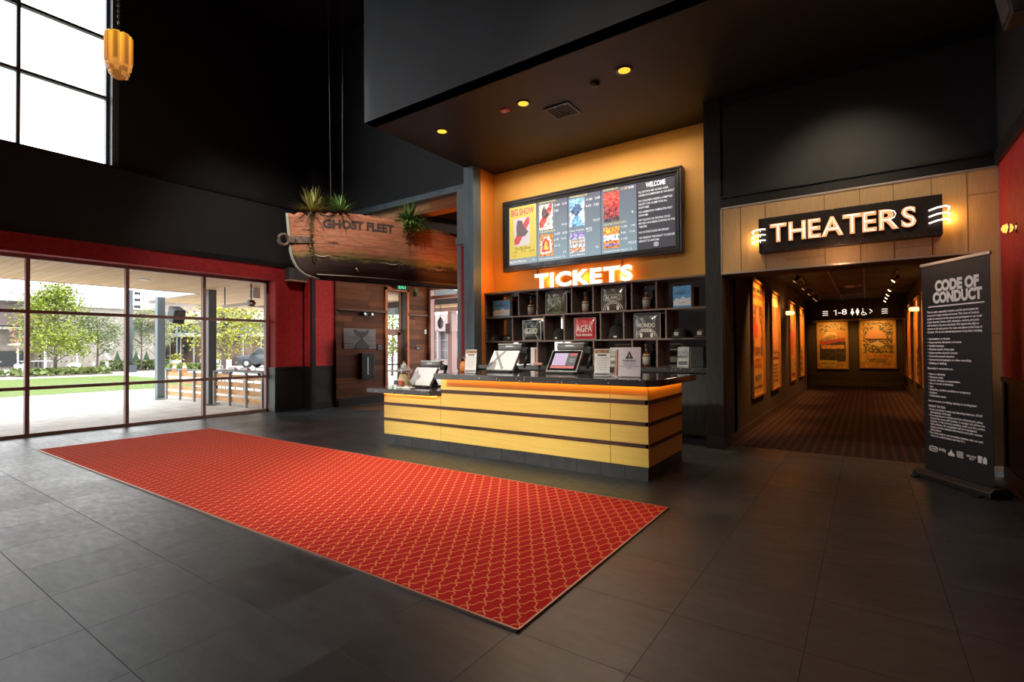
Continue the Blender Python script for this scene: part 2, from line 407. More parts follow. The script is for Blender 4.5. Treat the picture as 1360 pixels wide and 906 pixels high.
def window(name, x, y0, y1, z0, z1, ys, zs, fr, pane=GLASS, fw_=.055, d=.10, dark=None):
    """glazed opening in a wall whose face is x = const"""
    r = MB().box(x-d/2, x+d/2, y0, y1, z1-fw_, z1).box(x-d/2, x+d/2, y0, y1, z0, z0+fw_).box(x-d/2, x+d/2, y0, y0+fw_, z0, z1).box(x-d/2, x+d/2, y1-fw_, y1, z0, z1).build(name, fr, kind='structure')
    for i, y in enumerate(ys): MB().box(x-d/2, x+d/2, y-fw_/2, y+fw_/2, z0+fw_, z1-fw_).build('mullion', fr, r)
    for z in zs: MB().box(x-d/2+.005, x+d/2-.005, y0+fw_, y1-fw_, z-fw_/2, z+fw_/2).build('rail', fr, r)
    yy = [y0] + list(ys) + [y1]; zz = [z0] + list(zs) + [z1]
    for i in range(len(yy)-1):
        for j in range(len(zz)-1):
            MB().quad((x, yy[i], zz[j]), (x, yy[i+1], zz[j]), (x, yy[i+1], zz[j+1]), (x, yy[i], zz[j+1])).build('pane', pane, r)
    return r
window('window_1', XG, -5.4, 6.42, 0, 3.0, [-4.56, -3.19, -1.81, -.44, .94, 2.31, 3.69, 5.04], [.80, 2.07], FRAMEB)
window('window_2', -11.38, -5.5, 3.40, 4.74, 8.3, [-4.0, -2.8, -1.55, -.3, .95, 2.18], [6.04, 7.14], FRAMEG, fw_=.05)
sbox('trim_5', FRAMEG, -11.45, -11.19, 3.40, 3.50, 4.72, 8.3)
# --- north side: wall above the vestibule opening
sbox('wall_north', BLK2, -10.7, -6.17, 7.70, 8.0, 4.60, H9)
sbox('steel_beam', STEEL, -10.66, -6.2, 7.58, 7.74, 4.50, 4.62)['kind'] = 'structure'
tb = MB().box(-10.62, -6.53, 7.70, 7.98, 4.245, 4.49).build('timber_beam', TIMBER, kind='structure', bevel=.012)
sbox('column', STEEL, -6.2, -5.965, 7.34, 7.56, 0, 4.83)
m = MB().box(-6.53, -6.2, 7.52, 7.72, 0, 4.5)
struct('jamb', m, FRAMEG)
sbox('jamb_panel', RED, -6.415, -6.21, 7.50, 7.53, .3, 3.38)
m = MB().box(-6.54, -6.19, 7.48, 7.60, 3.42, 3.56).hexa([(-6.40,7.47,3.9),(-6.21,7.47,3.75),(-6.21,7.53,3.75),(-6.40,7.53,3.9),(-6.44,7.47,4.15),(-6.21,7.47,4.15),(-6.21,7.53,4.15),(-6.44,7.53,4.15)])
struct('jamb_bracket', m, FRAMEG)
# --- vestibule shell
WX = -10.6
m = MB().box(WX-.3, WX, 7.72, 9.3, 0, 4.3).box(WX-.3, WX, 10.05, 11.0, 0, 4.3).box(WX-.3, WX, 9.3, 10.05, 3.0, 4.3)
struct('wall_vestibule', m, WOODW)
m = MB().box(WX, WX+.02, 7.77, 9.27, 0, .2)
struct('baseboard_vestibule', m, BLKW)
struct('trim_6', MB().box(WX-.05, WX+.09, 7.74, 9.25, 2.37, 2.425).box(WX-.05, WX+.07, 10.08, 10.85, 2.35, 2.40), P('rust_brown_ledge', (.085, .032, .018), .6, noise=.3, nscale=9))
m = MB().box(WX-.32, WX+.04, 9.24, 9.32, 0, 3.08).box(WX-.02, WX+.04, 10.03, 10.10, 0, 3.08).box(WX-.02, WX+.04, 9.24, 10.10, 3.0, 3.09)
struct('door_casing', m, P('orange_brown_casing', (.46, .13, .03), .55, noise=.3, nscale=20))
sbox('jamb_reveal', GREYG, WX-.31, WX-.02, 10.02, 10.06, 0, 3.0)
d1 = MB().box(WX-.24, WX-.18, 9.33, 10.02, 1.88, 1.96).box(WX-.24, WX-.18, 9.33, 10.02, 2.95, 3.0).box(WX-.24, WX-.18, 9.33, 9.37, 0, 3.0).box(WX-.24, WX-.18, 9.98, 10.02, 0, 3.0).build('door_1', FRAMEB, kind='structure')
lf = MB().box(WX-.235, WX-.185, 9.37, 9.45, .02, 1.87).box(WX-.235, WX-.185, 9.89, 9.98, .02, 1.87).box(WX-.235, WX-.185, 9.37, 9.98, .02, .2).box(WX-.235, WX-.185, 9.37, 9.98, 1.79, 1.88).build('door_leaf', FRAMEB, d1)
MB().quad((WX-.21, 9.45, .2), (WX-.21, 9.89, .2), (WX-.21, 9.89, 1.8), (WX-.21, 9.45, 1.8)).build('pane', GLASS, lf)
MB().tube([(WX-.17, 9.47, .98), (WX-.10, 9.47, .98), (WX-.10, 9.86, .98), (WX-.17, 9.86, .98)], .018).build('push_bar', BLKP, lf)
MB().quad((WX-.21, 9.37, 1.95), (WX-.21, 9.98, 1.95), (WX-.21, 9.98, 2.96), (WX-.21, 9.37, 2.96)).build('transom_pane', GLASS, d1)
m = MB().box(WX-.3, -10.52, 10.9, 11.1, 0, 4.3).box(-8.6, -6.2, 10.9, 11.1, 0, 4.3).box(-10.52, -8.6, 10.9, 11.1, 3.22, 4.3)
struct('wall_vestibule', m, planks('reclaimed_wood_far', 'zx', .14, 1.1, [(.030, .013, .009), (.07, .03, .018), (.11, .05, .028)], .55))
w3 = MB().box(-10.54, -10.46, 10.85, 11.0, 0, 3.25).box(-8.66, -8.58, 10.85, 11.0, 0, 3.25).box(-10.5, -8.6, 10.85, 11.0, 3.12, 3.25).box(-10.5, -8.6, 10.85, 11.0, 0, .12).box(-10.5, -8.6, 10.88, 10.98, 2.86, 2.95).build('window_3', FRAMEB, kind='structure')
MB().quad((-10.48, 10.93, .1), (-8.62, 10.93, .1), (-8.62, 10.93, 3.14), (-10.48, 10.93, 3.14)).build('pane', GLASS, w3)
sbox('wall_vestibule', BLK, -6.45, -6.2, 7.72, 11.1, 0, 4.3)
sbox('ceiling_vestibule', planks('dark_wood_ceiling', 'yx', .16, 1.5, [(.010, .006, .005), (.020, .011, .008)], .8, spec=.1), -10.9, -6.2, 7.98, 11.1, 4.25, 4.4)
# --- ticket niche
sbox('wall_tickets', YEL, -6.2, -1.6, 8.0, 8.2, 0, 4.9)
sbox('wall_return', ORG, -6.2, -5.965, 7.56, 8.0, 0, 4.83)
sbox('wall_return', BLKWOOD, -1.82, -1.615, 7.5, 8.2, 0, 4.83)
sbox('column', BLKWOOD, -1.825, -1.605, 7.335, 7.5, .16, 4.83)
sbox('baseboard_column', BASET, -1.835, -1.60, 7.32, 7.5, 0, .16)
# --- soffit bulkhead over the ticket counter
m = MB().box(-6.17, 1.5, 5.0, 5.2, 4.82, H9).box(-6.17, -5.97, 5.2, 8.0, 4.84, H9)
struct('wall_fascia', m, BLK2)
sbox('ceiling_soffit', SOFF, -6.165, 1.5, 5.01, 8.1, 4.82, 4.95)
# --- theatre entrance wall
m = MB().box(-1.61, 1.3, 7.36, 7.7, 3.30, 4.84)
struct('wall_theater', m, BLK)
m = MB().box(-1.60, 1.17, 7.31, 7.37, 3.42, 3.45).box(-1.6, 1.17, 7.32, 7.37, 4.70, 4.73).box(-1.61, 1.17, 7.33, 7.36, 3.30, 3.42)
struct('trim_7', m, BLKT)
m = MB().box(-1.60, 1.17, 7.34, 7.70, 2.39, 3.29).box(1.035, 1.17, 7.34, 7.70, .12, 2.39)
struct('portal_panel', m, TAN)
jn = MB()
for x in (-1.36, -1.06, -.40, -.04, .28, .62, .92): jn.box(x-.003, x+.003, 7.336, 7.342, 2.40, 3.28)
for x0, x1, z in ((-.83, -.40, 2.50), (.28, .62, 2.52), (-.83, -.4, 2.52), (.92, 1.16, 3.02), (1.04, 1.17, 1.52)): jn.box(x0, x1, 7.336, 7.342, z-.002, z+.002)
struct('panel_joint', jn, P('panel_joint_brown', (.20, .11, .05), .8))  # thin brown strips draw the panel joints
m = MB().box(-1.615, 1.175, 7.328, 7.345, 3.275, 3.30).box(-1.60, 1.04, 7.328, 7.345, 2.385, 2.405).box(-1.615, -1.598, 7.328, 7.345, 2.385, 3.30).box(1.16, 1.176, 7.328, 7.345, .12, 3.3)
struct('trim_8', m, TRIMT)
sbox('portal_underside', P('brown_reveal', (.13, .055, .028), .6), -1.60, 1.04, 7.345, 7.76, 2.375, 2.392)
# --- right wall
sbox('wall_right', RED, 1.175, 1.4, -6.1, 7.36, 1.06, 3.3)
sbox('wall_right', BLK, 1.175, 1.4, -6.1, 7.36, 3.3, H9)
m = MB().box(1.175, 1.4, -6.1, 7.4, 0, 1.06).box(1.15, 1.18, -6.1, 7.32, 1.02, 1.065).box(1.16, 1.18, -6.1, 7.32, 0, .15)
for y in (7.22, 6.05, 4.6): m.box(1.155, 1.18, y-.05, y+.05, .15, 1.02)
struct('wainscot_wall', m, BLKW)
m = MB().box(1.14, 1.18, -6.1, 7.33, 3.3, 3.44)
struct('trim_9', m, BLKT)
# --- corridor
YE = 21.8
sbox('wall_corridor', CORW, -1.8, -1.6, 7.5, 18.6, 0, 3.05)
sbox('wall_corridor', CORW, 1.02, 1.3, 7.7, YE+.2, 0, 3.05)
sbox('wall_corridor', CORW, -3.4, 1.3, YE, YE+.2, 0, 3.05)
m = MB().box(-3.4, -3.2, 18.4, YE+.2, 0, 3.05).box(-3.4, -1.6, 18.4, 18.62, 0, 3.05)
struct('wall_corridor', m, CORW)
m = MB().box(-1.6, -1.588, 7.75, 18.6, 0, .14).box(1.008, 1.02, 7.75, YE, 0, .14).box(-3.2, 1.02, YE-.012, YE, 0, .14)
struct('baseboard_corridor', m, P('grey_brown_base', (.075, .055, .045), .4))
def ceil_tile():
    m, t, b = nt('black_ceiling_tile'); x, y, z, v = xyz(t)
    sp = mth(t, 'GREATER_THAN', noise(t, v, 60, 2), .70)
    c = mix(t, sp, (.022, .016, .013), (.10, .08, .06)); lk(t, c, b.inputs['Base Color']); b.inputs['Roughness'].default_value = .8
    return m
CTM = ceil_tile(); struct('ceiling_corridor', MB().box(-1.8, 1.3, 7.7, YE+.2, 2.92, 3.05).box(-3.4, -1.8, 18.4, YE+.2, 2.92, 3.05), CTM)
tbm = P('ceiling_grid_metal', (.16, .10, .075), .5)
m = MB()
for x in (-.62, -.02): m.box(x-.014, x+.014, 7.8, 20, 2.912, 2.922)
for y in (8.2, 9.4, 10.6, 11.8, 13.0, 14.2, 15.4, 16.6, 17.9, 19.0): m.box(-1.6, 1.02, y-.008, y+.008, 2.914, 2.921)
m.box(-.62, -.02, 17.86, 17.96, 2.90, 2.922)
struct('ceiling_grid', m, tbm)
sbox('header_wall', BLKT, -1.6, 1.02, 20.0, YE, 2.27, 2.93)
sbox('trim_10', P('pale_corner_trim', (.10, .075, .06), .5), -1.62, -1.57, 18.60, 18.64, 0, 2.92)
sbox('door_2', P('dark_brown_door', (.03, .018, .012), .5), -2.7, -1.75, YE-.05, YE-.01, 0, 2.2)

# ------------------------------------------------------------------ rug
rug = MB().box(-9.68, -1.435, 2.09, 4.40, 0.0, .012).build('entrance_rug', RUGM, bevel=.003)
tag(rug, 'long red carpet runner with orange trellis pattern laid into the dark slate floor', 'rug')
MB().box(-9.69, -1.425, 2.08, 2.092, 0, .013).box(-9.69, -1.425, 4.398, 4.41, 0, .013).box(-9.69, -9.678, 2.08, 4.41, 0, .013).box(-1.437, -1.425, 2.08, 4.41, 0, .013).build('edge_strip', P('metal_edge', (.45, .30, .24), .4, metal=.5), rug)
# ------------------------------------------------------------------ ticket counter
LED = E('orange_led_strip', (1.0, .30, .03), 11.0)
ct = thing('ticket_counter', 'long yellow ticket counter with dark wood stripes and black speckled stone tops', 'counter', (-3.9, 5.7, 0))
YF, CX0, CXS, CX1, CYB = 5.16, -5.94, -4.79, -1.872, 6.33
bands = [(.145, .345), (.385, .575), (.615, .80), (.845, 1.0)]
def yel(x0, x1, z0, z1, nm='front_panel'):
    MB().box(x0+.002, x1-.002, YF, YF+.03, z0, z1).build(nm, COUNTERY, ct, bevel=.002)
for i, (a, b_) in enumerate(bands):
    hi = min(b_, 1.0)
    for x0, x1 in ((CX0, CXS), (CXS, -2.30), (-2.30, CX1)):
        if x0 == CX0:
            if a > .75: continue
            yel(x0, x1, a, .755 if i == 2 else hi)
        else: yel(x0, x1, a, hi)
    MB().box(CX1-.03, CX1, YF+.03, CYB, a, hi).build('side_panel', COUNTERY, ct)
    MB().box(CX0, CX0+.03, YF+.03, YF+.75, a, min(hi, .755)).build('side_panel', COUNTERY, ct) if a < .75 else None
for z0, z1, x0 in ((.345, .385, CX0), (.575, .615, CX0), (.80, .845, CXS)):
    MB().box(x0, CX1, YF-.008, YF+.03, z0, z1).box(CX1-.03, CX1+.008, YF-.008, CYB, z0, z1).build('wood_strip', WENGE, ct)
MB().box(CX0+.03, CX1-.03, YF+.03, CYB-.02, .14, .99).build('carcass', BLKP, ct) if False else None
m = MB().box(CX0+.03, CXS, YF+.03, YF+.72, .14, .755).box(CXS, CX1-.03, YF+.03, YF+.40, .14, 1.0).box(CX1-.5, CX1-.03, YF+.4, CYB, .14, 1.0)
m.build('carcass', BLKW, ct)
m = MB()
bx = [CX0+.05, -5.70, -5.36, -5.03, -4.66, -4.2, -3.78, -3.42, -3.06, -2.72, -2.42, -2.14, CX1-.01]
for a, b_ in zip(bx, bx[1:]): m.box(a+.002, b_-.002, YF+.01, YF+.05, 0, .143)
for a, b_ in ((5.21, 5.55), (5.55, 5.95), (5.95, CYB)): m.box(CX1-.05, CX1-.01, a+.002, b_-.002, 0, .143)
m.box(CX0+.05, CX0+.09, YF+.05, YF+.72, 0, .143)
m.build('toe_kick', BASET, ct)
# tops
MB().prism([(-4.68, 4.90), (-1.80, 4.90), (-1.69, 5.02), (-1.66, 6.20), (-4.68, 6.20)], 1.005, 1.075, 'z').build('countertop', GRAN, ct, bevel=.006)
MB().prism([(-6.17, 5.03), (-4.90, 5.03), (-4.76, 5.18), (-4.76, 5.92), (-6.17, 5.92)], .755, .825, 'z').build('low_countertop', GRAN, ct, bevel=.006)
MB().box(-4.79, -4.73, 5.2, 6.1, .82, 1.005).build('step_panel', WENGE, ct)
m = MB().box(CXS+.05, CX1, YF-.045, YF-.025, .992, 1.004).box(CX1+.02, CX1+.04, YF, CYB, .992, 1.004).box(CX0+.05, CXS-.05, YF-.045, YF-.025, .742, .754)
m.build('light_strip', LED, ct)
# ------------------------------------------------------------------ back counter and shelf wall
bc = thing('back_counter', 'black cabinet with a speckled stone top under the merchandise shelves', 'cabinet', (-3.95, 7.7, 0))
MB().box(-5.96, -1.83, 7.40, 7.985, 1.03, 1.10).build('countertop', GRAN, bc, bevel=.004)
MB().box(-5.96, -1.84, 7.45, 7.985, .13, 1.03).build('carcass', BLKWOOD, bc)
MB().box(-5.96, -1.84, 7.50, 7.985, 0, .13).build('toe_kick', BASET, bc)
for i in range(6):
    x0 = -5.94 + i*.684; MB().box(x0+.004, x0+.68, 7.435, 7.45, .15, 1.01).build('door', BLKWOOD, bc, bevel=.002)
sh = thing('merchandise_shelf', 'dark wood cubbyhole shelf unit with a mirrored back behind the ticket counter', 'shelf', (-3.95, 7.8, 1.10))
Y0, Y1 = 7.66, 7.97
ZR = [1.102, 1.535, 1.99, 2.44]
MB().box(-6.0+.035, -1.83, Y1-.008, Y1+.012, 1.10, 2.44).build('mirror_back', MIRROR, sh)
MB().box(-5.965, -1.83, Y0, Y1, ZR[1]-.022, ZR[1]+.004).build('shelf_board', SHELF, sh)
MB().box(-5.965, -1.83, Y0, Y1, ZR[2]-.022, ZR[2]+.004).build('shelf_board', SHELF, sh)
MB().box(-5.965, -1.83, Y0-.02, Y1+.02, 2.425, 2.455).build('top_board', SHELF, sh)
for x in (-5.955, -1.85): MB().box(x-.012, x+.012, Y0, Y1, 1.10, 2.43).build('side_panel', SHELF, sh)
for r, xs in ((2, (-5.19, -4.79, -4.10, -3.70, -3.03, -2.635)), (1, (-5.33, -4.65, -4.25, -3.57, -3.17, -2.49)), (0, (-5.19, -4.79, -4.10, -3.70, -3.03, -2.635))):
    for x in xs: MB().box(x-.012, x+.012, Y0+.005, Y1-.005, ZR[r]+.004, ZR[r+1]-.022).build('divider', SHELF, sh)
# --- bottles
AMBER = P('amber_liquor', (.20, .055, .008), .06, coat=.5, trans=.25)
LABELM = P('grey_bottle_label', (.42, .40, .38), .5, noise=.35, nscale=40)
def mk_bottle(loc, label):
    t = thing('liquor_bottle', label, 'bottle', loc, 0, 'whiskey bottles on the shelves')
    b = MB().lathe([(.048, 0), (.056, .01), (.056, .03), (.062, .13), (.064, .16), (.05, .195), (.026, .225), (.018, .25), (.017, .29)], n=20).build('glass_body', AMBER, t, local=True)
    MB().lathe([(.0575, .035), (.0632, .135), (.0634, .15), (.055, .189)], n=20).build('paper_label', LABELM, t, local=True)
    c = MB().lathe([(.019, .285), (.021, .29), (.021, .312), (.027, .315), (.027, .35), (.023, .355)], n=16).build('cork_stopper', P('dark_stopper', (.10, .075, .06), .45), t, local=True)
    MB().lathe([(.0195, .25), (.0195, .268)], n=16).build('neck_band', LABELM, c, local=True)
    return t
bo = mk_bottle((-5.0, 7.79, ZR[2]+.004), 'amber whiskey bottle in the top row, between the blue box and the brown shirt bag')
dup(bo, (-3.90, 7.79, ZR[2]+.004), .4, 'amber whiskey bottle in the top row, under the sign letter E of TICKETS')
dup(bo, (-2.84, 7.79, ZR[2]+.004), .2, 'amber whiskey bottle in the top row, beside the blue box at the far right cubby')
dup(bo, (-2.85, 7.79, ZR[0]+.0), .1, 'amber whiskey bottle in the lowest row, right of the pink warning sign')
# --- boxes
def mk_box(loc, w, h, d, rz, label, cmat, smat, title, tcol, lower):
    t = thing('game_box', label, 'box', loc, rz, 'boxes on the shelves')
    MB().box(-w/2, w/2, 0, d, 0, h).build('carton', smat, t, local=True, bevel=.002)
    f = MB().box(-w/2+.003, w/2-.003, -.002, 0, .003, h-.003).build('printed_front', cmat, t, local=True)
    MB().prism([(-w/2+.01, h*.10), (w/2-.01, h*.10), (w/2-.01, h*.46), (w*.25, h*.40), (w*.05, h*.52), (-w*.12, h*.38), (-w*.3, h*.46), (-w/2+.01, h*.33)], -.004, -.002, 'y').build('snow_artwork', P('snow_print', (.75, .80, .86), .5), f, local=True)
    text(title, h*.24, tcol, parent=f, M=FY(0, -.005, h*.66), fit=w*.78, local=True)
    text(lower, h*.07, tcol, parent=f, M=FY(0, -.006, h*.22), local=True)
    return t
BLUEF = P('blue_box_print', (.10, .38, .85), .4, noise=.35, nscale=6)
mk_box((-5.63, 7.74, ZR[2]+.005), .40, .31, .08, .0, 'white and blue boxed game at the left end of the top shelf', BLUEF, WHITE, 'THINGS', P('navy_print', (.02, .05, .16), .5), 'BOARD GAME')
mk_box((-2.27, 7.75, ZR[2]+.005), .29, .33, .10, -.16, 'blue box with an orange brown side at the right end of the top shelf', BLUEF, P('orange_box_side', (.52, .24, .07), .5), 'HAIKU', P('navy_print2', (.02, .05, .14), .5), 'A GAME')
# --- shirt bags
BAGCLEAR = P('plastic_sheen', (.5, .5, .5), .1, coat=1.)
def mk_bag(loc, w, h, label, col, lines, ink, badge=False, art=None, group='folded shirts in clear bags on the shelves'):
    t = thing('shirt_bag', label, 'shirt', loc, 0, group)
    shirt = P('folded_shirt_' + lines[0][0].lower().replace(' ', '_'), col, .28, coat=.8, noise=.2, nscale=7, bump=.5, bscale=14)
    m = MB(); m.smooth = True; n = 12; vs = []; fs = []
    for i in range(n+1):
        for j in range(n+1):
            u = i/n*2-1; v = j/n*2-1
            e = (1-u**6)*(1-v**6)
            vs.append((u*w/2, -.028*e + .005*math.sin(7*u+5*v)*e, h/2 + v*h/2))
    for i in range(n):
        for j in range(n): a = i*(n+1)+j; fs.append((a, a+n+1, a+n+2, a+1))
    m.add(vs, fs); m.smooth = False; m.box(-w/2, w/2, .0, .012, 0, h)
    b = m.build('folded_shirt', shirt, t, local=True)
    m = MB()
    for x in (-1, 1): m.box(x*w/2-.008, x*w/2+.008, -.006, .004, 0, h)
    m.box(-w/2, w/2, -.006, .004, 0, .012).box(-w/2, w/2, -.006, .004, h-.012, h)
    m.build('bag_edge', P('clear_bag_seam', (.30, .28, .27), .2, coat=1.), t, local=True)
    for (s, z, sz) in lines: text(s, sz, ink, parent=b, M=FY(0, -.037, z*h), local=True, offset=.002, fit=min(w*.74, len(s)*sz*.62))
    if badge:
        def rr(w_, h_): 
            return [(w_*math.copysign(abs(math.cos(a))**.4, math.cos(a)), h_*math.copysign(abs(math.sin(a))**.6, math.sin(a))) for a in [2*PI*k/32 for k in range(32)]]
        m = MB().tube([(p[0], -.038, badge*h + p[1]) for p in rr(w*.38, h*.115)], .005, 6, True); m.build('badge_outline', ink, b, local=True)
    if art: art(b, w, h, ink)
    return t
def art_arc(b, w, h, ink):
    m = MB()
    for r in (.40, .33): m.tube([(w*r*math.cos(a), -.036, .03*h + h*r*.85*math.sin(a)) for a in [PI*k/14 for k in range(15)]], .006, 6)
    for x in (-.2, .2): m.box(w*x-.02, w*x+.02, -.037, -.034, .04*h, .2*h)
    m.build('printed_art', ink, b, local=True)
def art_wheel(b, w, h, ink):
    m = MB(); m.tube([(w*.12+w*.2*math.cos(a), -.036, .2*h + h*.16*math.sin(a)) for a in [2*PI*k/18 for k in range(18)]], .008, 6, True)
    m.tube([(-w*.38, -.036, .1*h), (-w*.1, -.036, .3*h), (w*.3, -.036, .12*h)], .012, 6); m.box(-w*.36, w*.36, -.037, -.034, .05*h, .09*h)
    m.build('printed_art', P('moss_print', (.16, .20, .09), .6), b, local=True)
def art_x(b, w, h, ink):
    gp = P('grey_print', (.22, .21, .20), .5)
    for s in (-1, 1):
        MB().prism([(s*w*.46, .95*h), (s*w*.38, .97*h), (s*w*.20, .62*h), (s*w*.28, .6*h)], -.034, -.030, 'y').build('printed_art', gp, b, local=True)
        MB().prism([(s*w*.46, .05*h), (s*w*.38, .03*h), (s*w*.20, .34*h), (s*w*.28, .36*h)], -.034, -.030, 'y').build('printed_art', gp, b, local=True)
INK1 = P('cream_print', (.85, .83, .76), .5); 
yb = 7.76
mk_bag((-4.455, yb, ZR[2]+.006), .42, .40, 'brown folded shirt in a clear bag reading GHOST FLEET, on the top shelf', (.115, .085, .062), [('GHOST', .62, .085), ('FLEET', .44, .085)], P('sage_print', (.40, .44, .30), .5), art=art_wheel)
mk_bag((-3.375, yb, ZR[2]+.006), .42, .415, 'brown folded shirt with an oval badge on the top shelf under the TICKETS letters', (.10, .072, .055), [('ALAMO', .52, .085)], INK1, badge=.52, art=art_arc)
mk_bag((-4.965, yb, ZR[1]+.006), .38, .37, 'black folded shirt with a white badge print, middle shelf above the left register', (.018, .018, .019), [('ALAMO', .46, .085), ('DRAFTHOUSE', .36, .035)], INK1, badge=.46, art=art_x)
mk_bag((-3.90, yb, ZR[1]+.006), .40, .37, 'red folded shirt in a clear bag with arched AGFA lettering, middle shelf', (.50, .022, .035), [('AGFA', .48, .16), ('FILM ARCHIVE', .20, .045)], P('pale_print', (.75, .66, .64), .5), art=None)
mk_bag((-2.82, yb, ZR[1]+.006), .42, .40, 'grey and black folded shirt in a shiny clear bag, middle shelf', (.10, .098, .095), [('MONDO', .50, .09), ('TEES', .30, .07)], INK1, art=art_arc)
# --- caps and beanies
def mk_cap(loc, rz, label, col, patch=True):
    t = thing('baseball_cap', label, 'hat', loc, rz, 'caps on the middle shelf')
    cm = P('cap_fabric', col, .8, noise=.2, nscale=20)
    m = MB(); m.lathe([(.088, 0), (.09, .02), (.088, .05), (.076, .085), (.05, .112), (.02, .124), (.0, .126)], n=20)
    cr = m.build('crown', cm, t, local=True)
    MB().lathe([(.009, .124), (.009, .131), (0, .133)], n=8).build('top_button', cm, cr, local=True)
    m = MB(); m.smooth = True; vs = []; fs = []; n = 12
    for i in range(n+1):
        a = PI + PI*i/n
        for k, (r0, dz) in enumerate(((.086, .02), (.115, .016), (.145, .004))):
            yy = math.sin(a)*(r0 + (.03*k/2)*abs(math.sin(a))); xx = math.cos(a)*min(r0, .093)
            vs.append((xx, yy, dz - .012*(abs(math.cos(a))**2)*k/2))
    for i in range(n):
        for k in range(2): a = i*3+k; fs.append((a, a+3, a+4, a+1))
    m.add(vs, fs); m.build('visor', cm, t, local=True)
    if patch:
        p = MB().box(-.028, .028, -.094, -.086, .03, .075).build('logo_patch', P('cap_patch', (.42, .42, .40), .6), cr, local=True)
        MB().prism([(-.018, .04), (.018, .04), (.01, .055), (0, .068), (-.01, .055)], -.097, -.094, 'y').build('patch_emblem', INK, p, local=True)
    return t
c0 = mk_cap((-5.80, 7.80, ZR[1]+.006), -.25, 'black cap with a pale logo patch at the left end of the middle shelf', (.014, .013, .013))
dup(c0, (-5.55, 7.82, ZR[1]+.006), .9, 'plain side of a dark cap turned away, beside the leftmost cap of the middle shelf')
dup(c0, (-2.33, 7.78, ZR[1]+.006), -.1, 'black cap with a pale logo, second hat from the right end of the middle shelf', scale=1.15)
dup(c0, (-1.98, 7.77, ZR[1]+.006), -.2, 'grey black cap at the extreme right end of the middle shelf, by the column', scale=1.15)
def mk_beanie(loc, label, rz=0):
    t = thing('beanie', label, 'hat', loc, rz, 'knit beanies on the middle shelf')
    k = P('black_knit', (.012, .012, .013), .95, bump=.5, bscale=120, stretch=(1, 1, .2))
    MB().lathe([(.112, .0), (.118, .05), (.115, .06), (.105, .062), (.106, .10), (.095, .15), (.065, .19), (.03, .205), (0, .207)], n=20).build('knit_body', k, t, local=True)
    c = MB().lathe([(.113, -.0), (.121, .006), (.121, .058), (.112, .064)], n=20).build('cuff', k, t, local=True)
    MB().box(-.022, .022, -.126, -.118, .02, .042).build('woven_tag', P('beanie_tag', (.65, .62, .60), .6), c, local=True)
    return t
b0 = mk_beanie((-4.42, 7.80, ZR[1]+.006), 'black knit beanie on the middle shelf between the black and red shirt bags')
dup(b0, (-3.36, 7.80, ZR[1]+.006), .3, 'black knit beanie on the middle shelf between the red and grey shirt bags', scale=1.08)
# --- lower row bits
def mk_pouch(loc, rz, label, w=.19, h=.30):
    t = thing('coffee_bag', label, 'bag', loc, rz, 'coffee bags on the lowest shelf')
    m = MB().hexa([(-w/2, -.04, 0), (w/2, -.04, 0), (w/2, .05, 0), (-w/2, .05, 0), (-w/2+.004, -.01, h), (w/2-.004, -.01, h), (w/2-.004, .01, h), (-w/2+.004, .01, h)])
    b = m.build('pouch', P('pale_pouch', (.44, .45, .43), .4, noise=.25, nscale=30), t, local=True, bevel=.004)
    mm = FR((0, -.028, h*.70), (1, 0, 0), (0, .1, 1))
    text('COLD', .06, INK, parent=b, M=mm, local=True); text('BREW', .06, INK, parent=b, M=FR((0, -.033, h*.5), (1, 0, 0), (0, .1, 1)), local=True)
    MB().box(-w*.36, w*.36, -.044, -.036, h*.1, h*.28).build('printed_panel', P('dark_print', (.10, .11, .10), .5), b, local=True)
    return t
p0 = mk_pouch((-3.37, 7.80, ZR[0]), .05, 'pale printed pouch on the lowest shelf, standing behind the two counter signs')
dup(p0, (-2.26, 7.78, ZR[0]), -.2, 'pale printed pouch on the lowest shelf near its right end, beside a dark box')
t = thing('boxed_set', 'dark box beside the pale pouch near the right end of the lowest shelf', 'box', (-2.06, 7.80, ZR[0]))
MB().box(-.09, .09, -.05, .10, 0, .30).build('carton', BLKP, t, local=True, bevel=.003); MB().box(-.10, -.085, -.052, .09, 0, .30).build('brown_spine', P('brown_spine', (.12, .075, .055), .5), t, local=True)
t = thing('leaflet_stack', 'red and white boxed leaflets on the lowest shelf behind the left register', 'leaflets', (-4.92, 7.78, ZR[0]))
MB().box(-.07, .07, -.03, .06, 0, .31).build('white_box', WHITE, t, local=True); MB().box(.02, .055, -.034, -.03, .0, .29).build('red_stripe', P('red_stripe', (.5, .05, .03), .5), t, local=True)
t = thing('toy_figure', 'small orange and brown round toy figure on the lowest shelf beside the left register', 'toy', (-5.72, 7.76, ZR[0]))
MB().lathe([(.05, 0), (.065, .04), (.06, .09), (.04, .12)], n=14).build('body', P('toy_brown', (.14, .055, .02), .6), t, local=True)
MB().lathe([(.03, .12), (.062, .15), (.066, .185), (.05, .22), (0, .235)], n=14).build('head', P('toy_orange', (.45, .20, .04), .6), t, local=True)
MB().lathe([(.016, -.005), (.016, .005)], c=(0, -.064, .18), n=10).build('face_spot', INK, t, local=True)

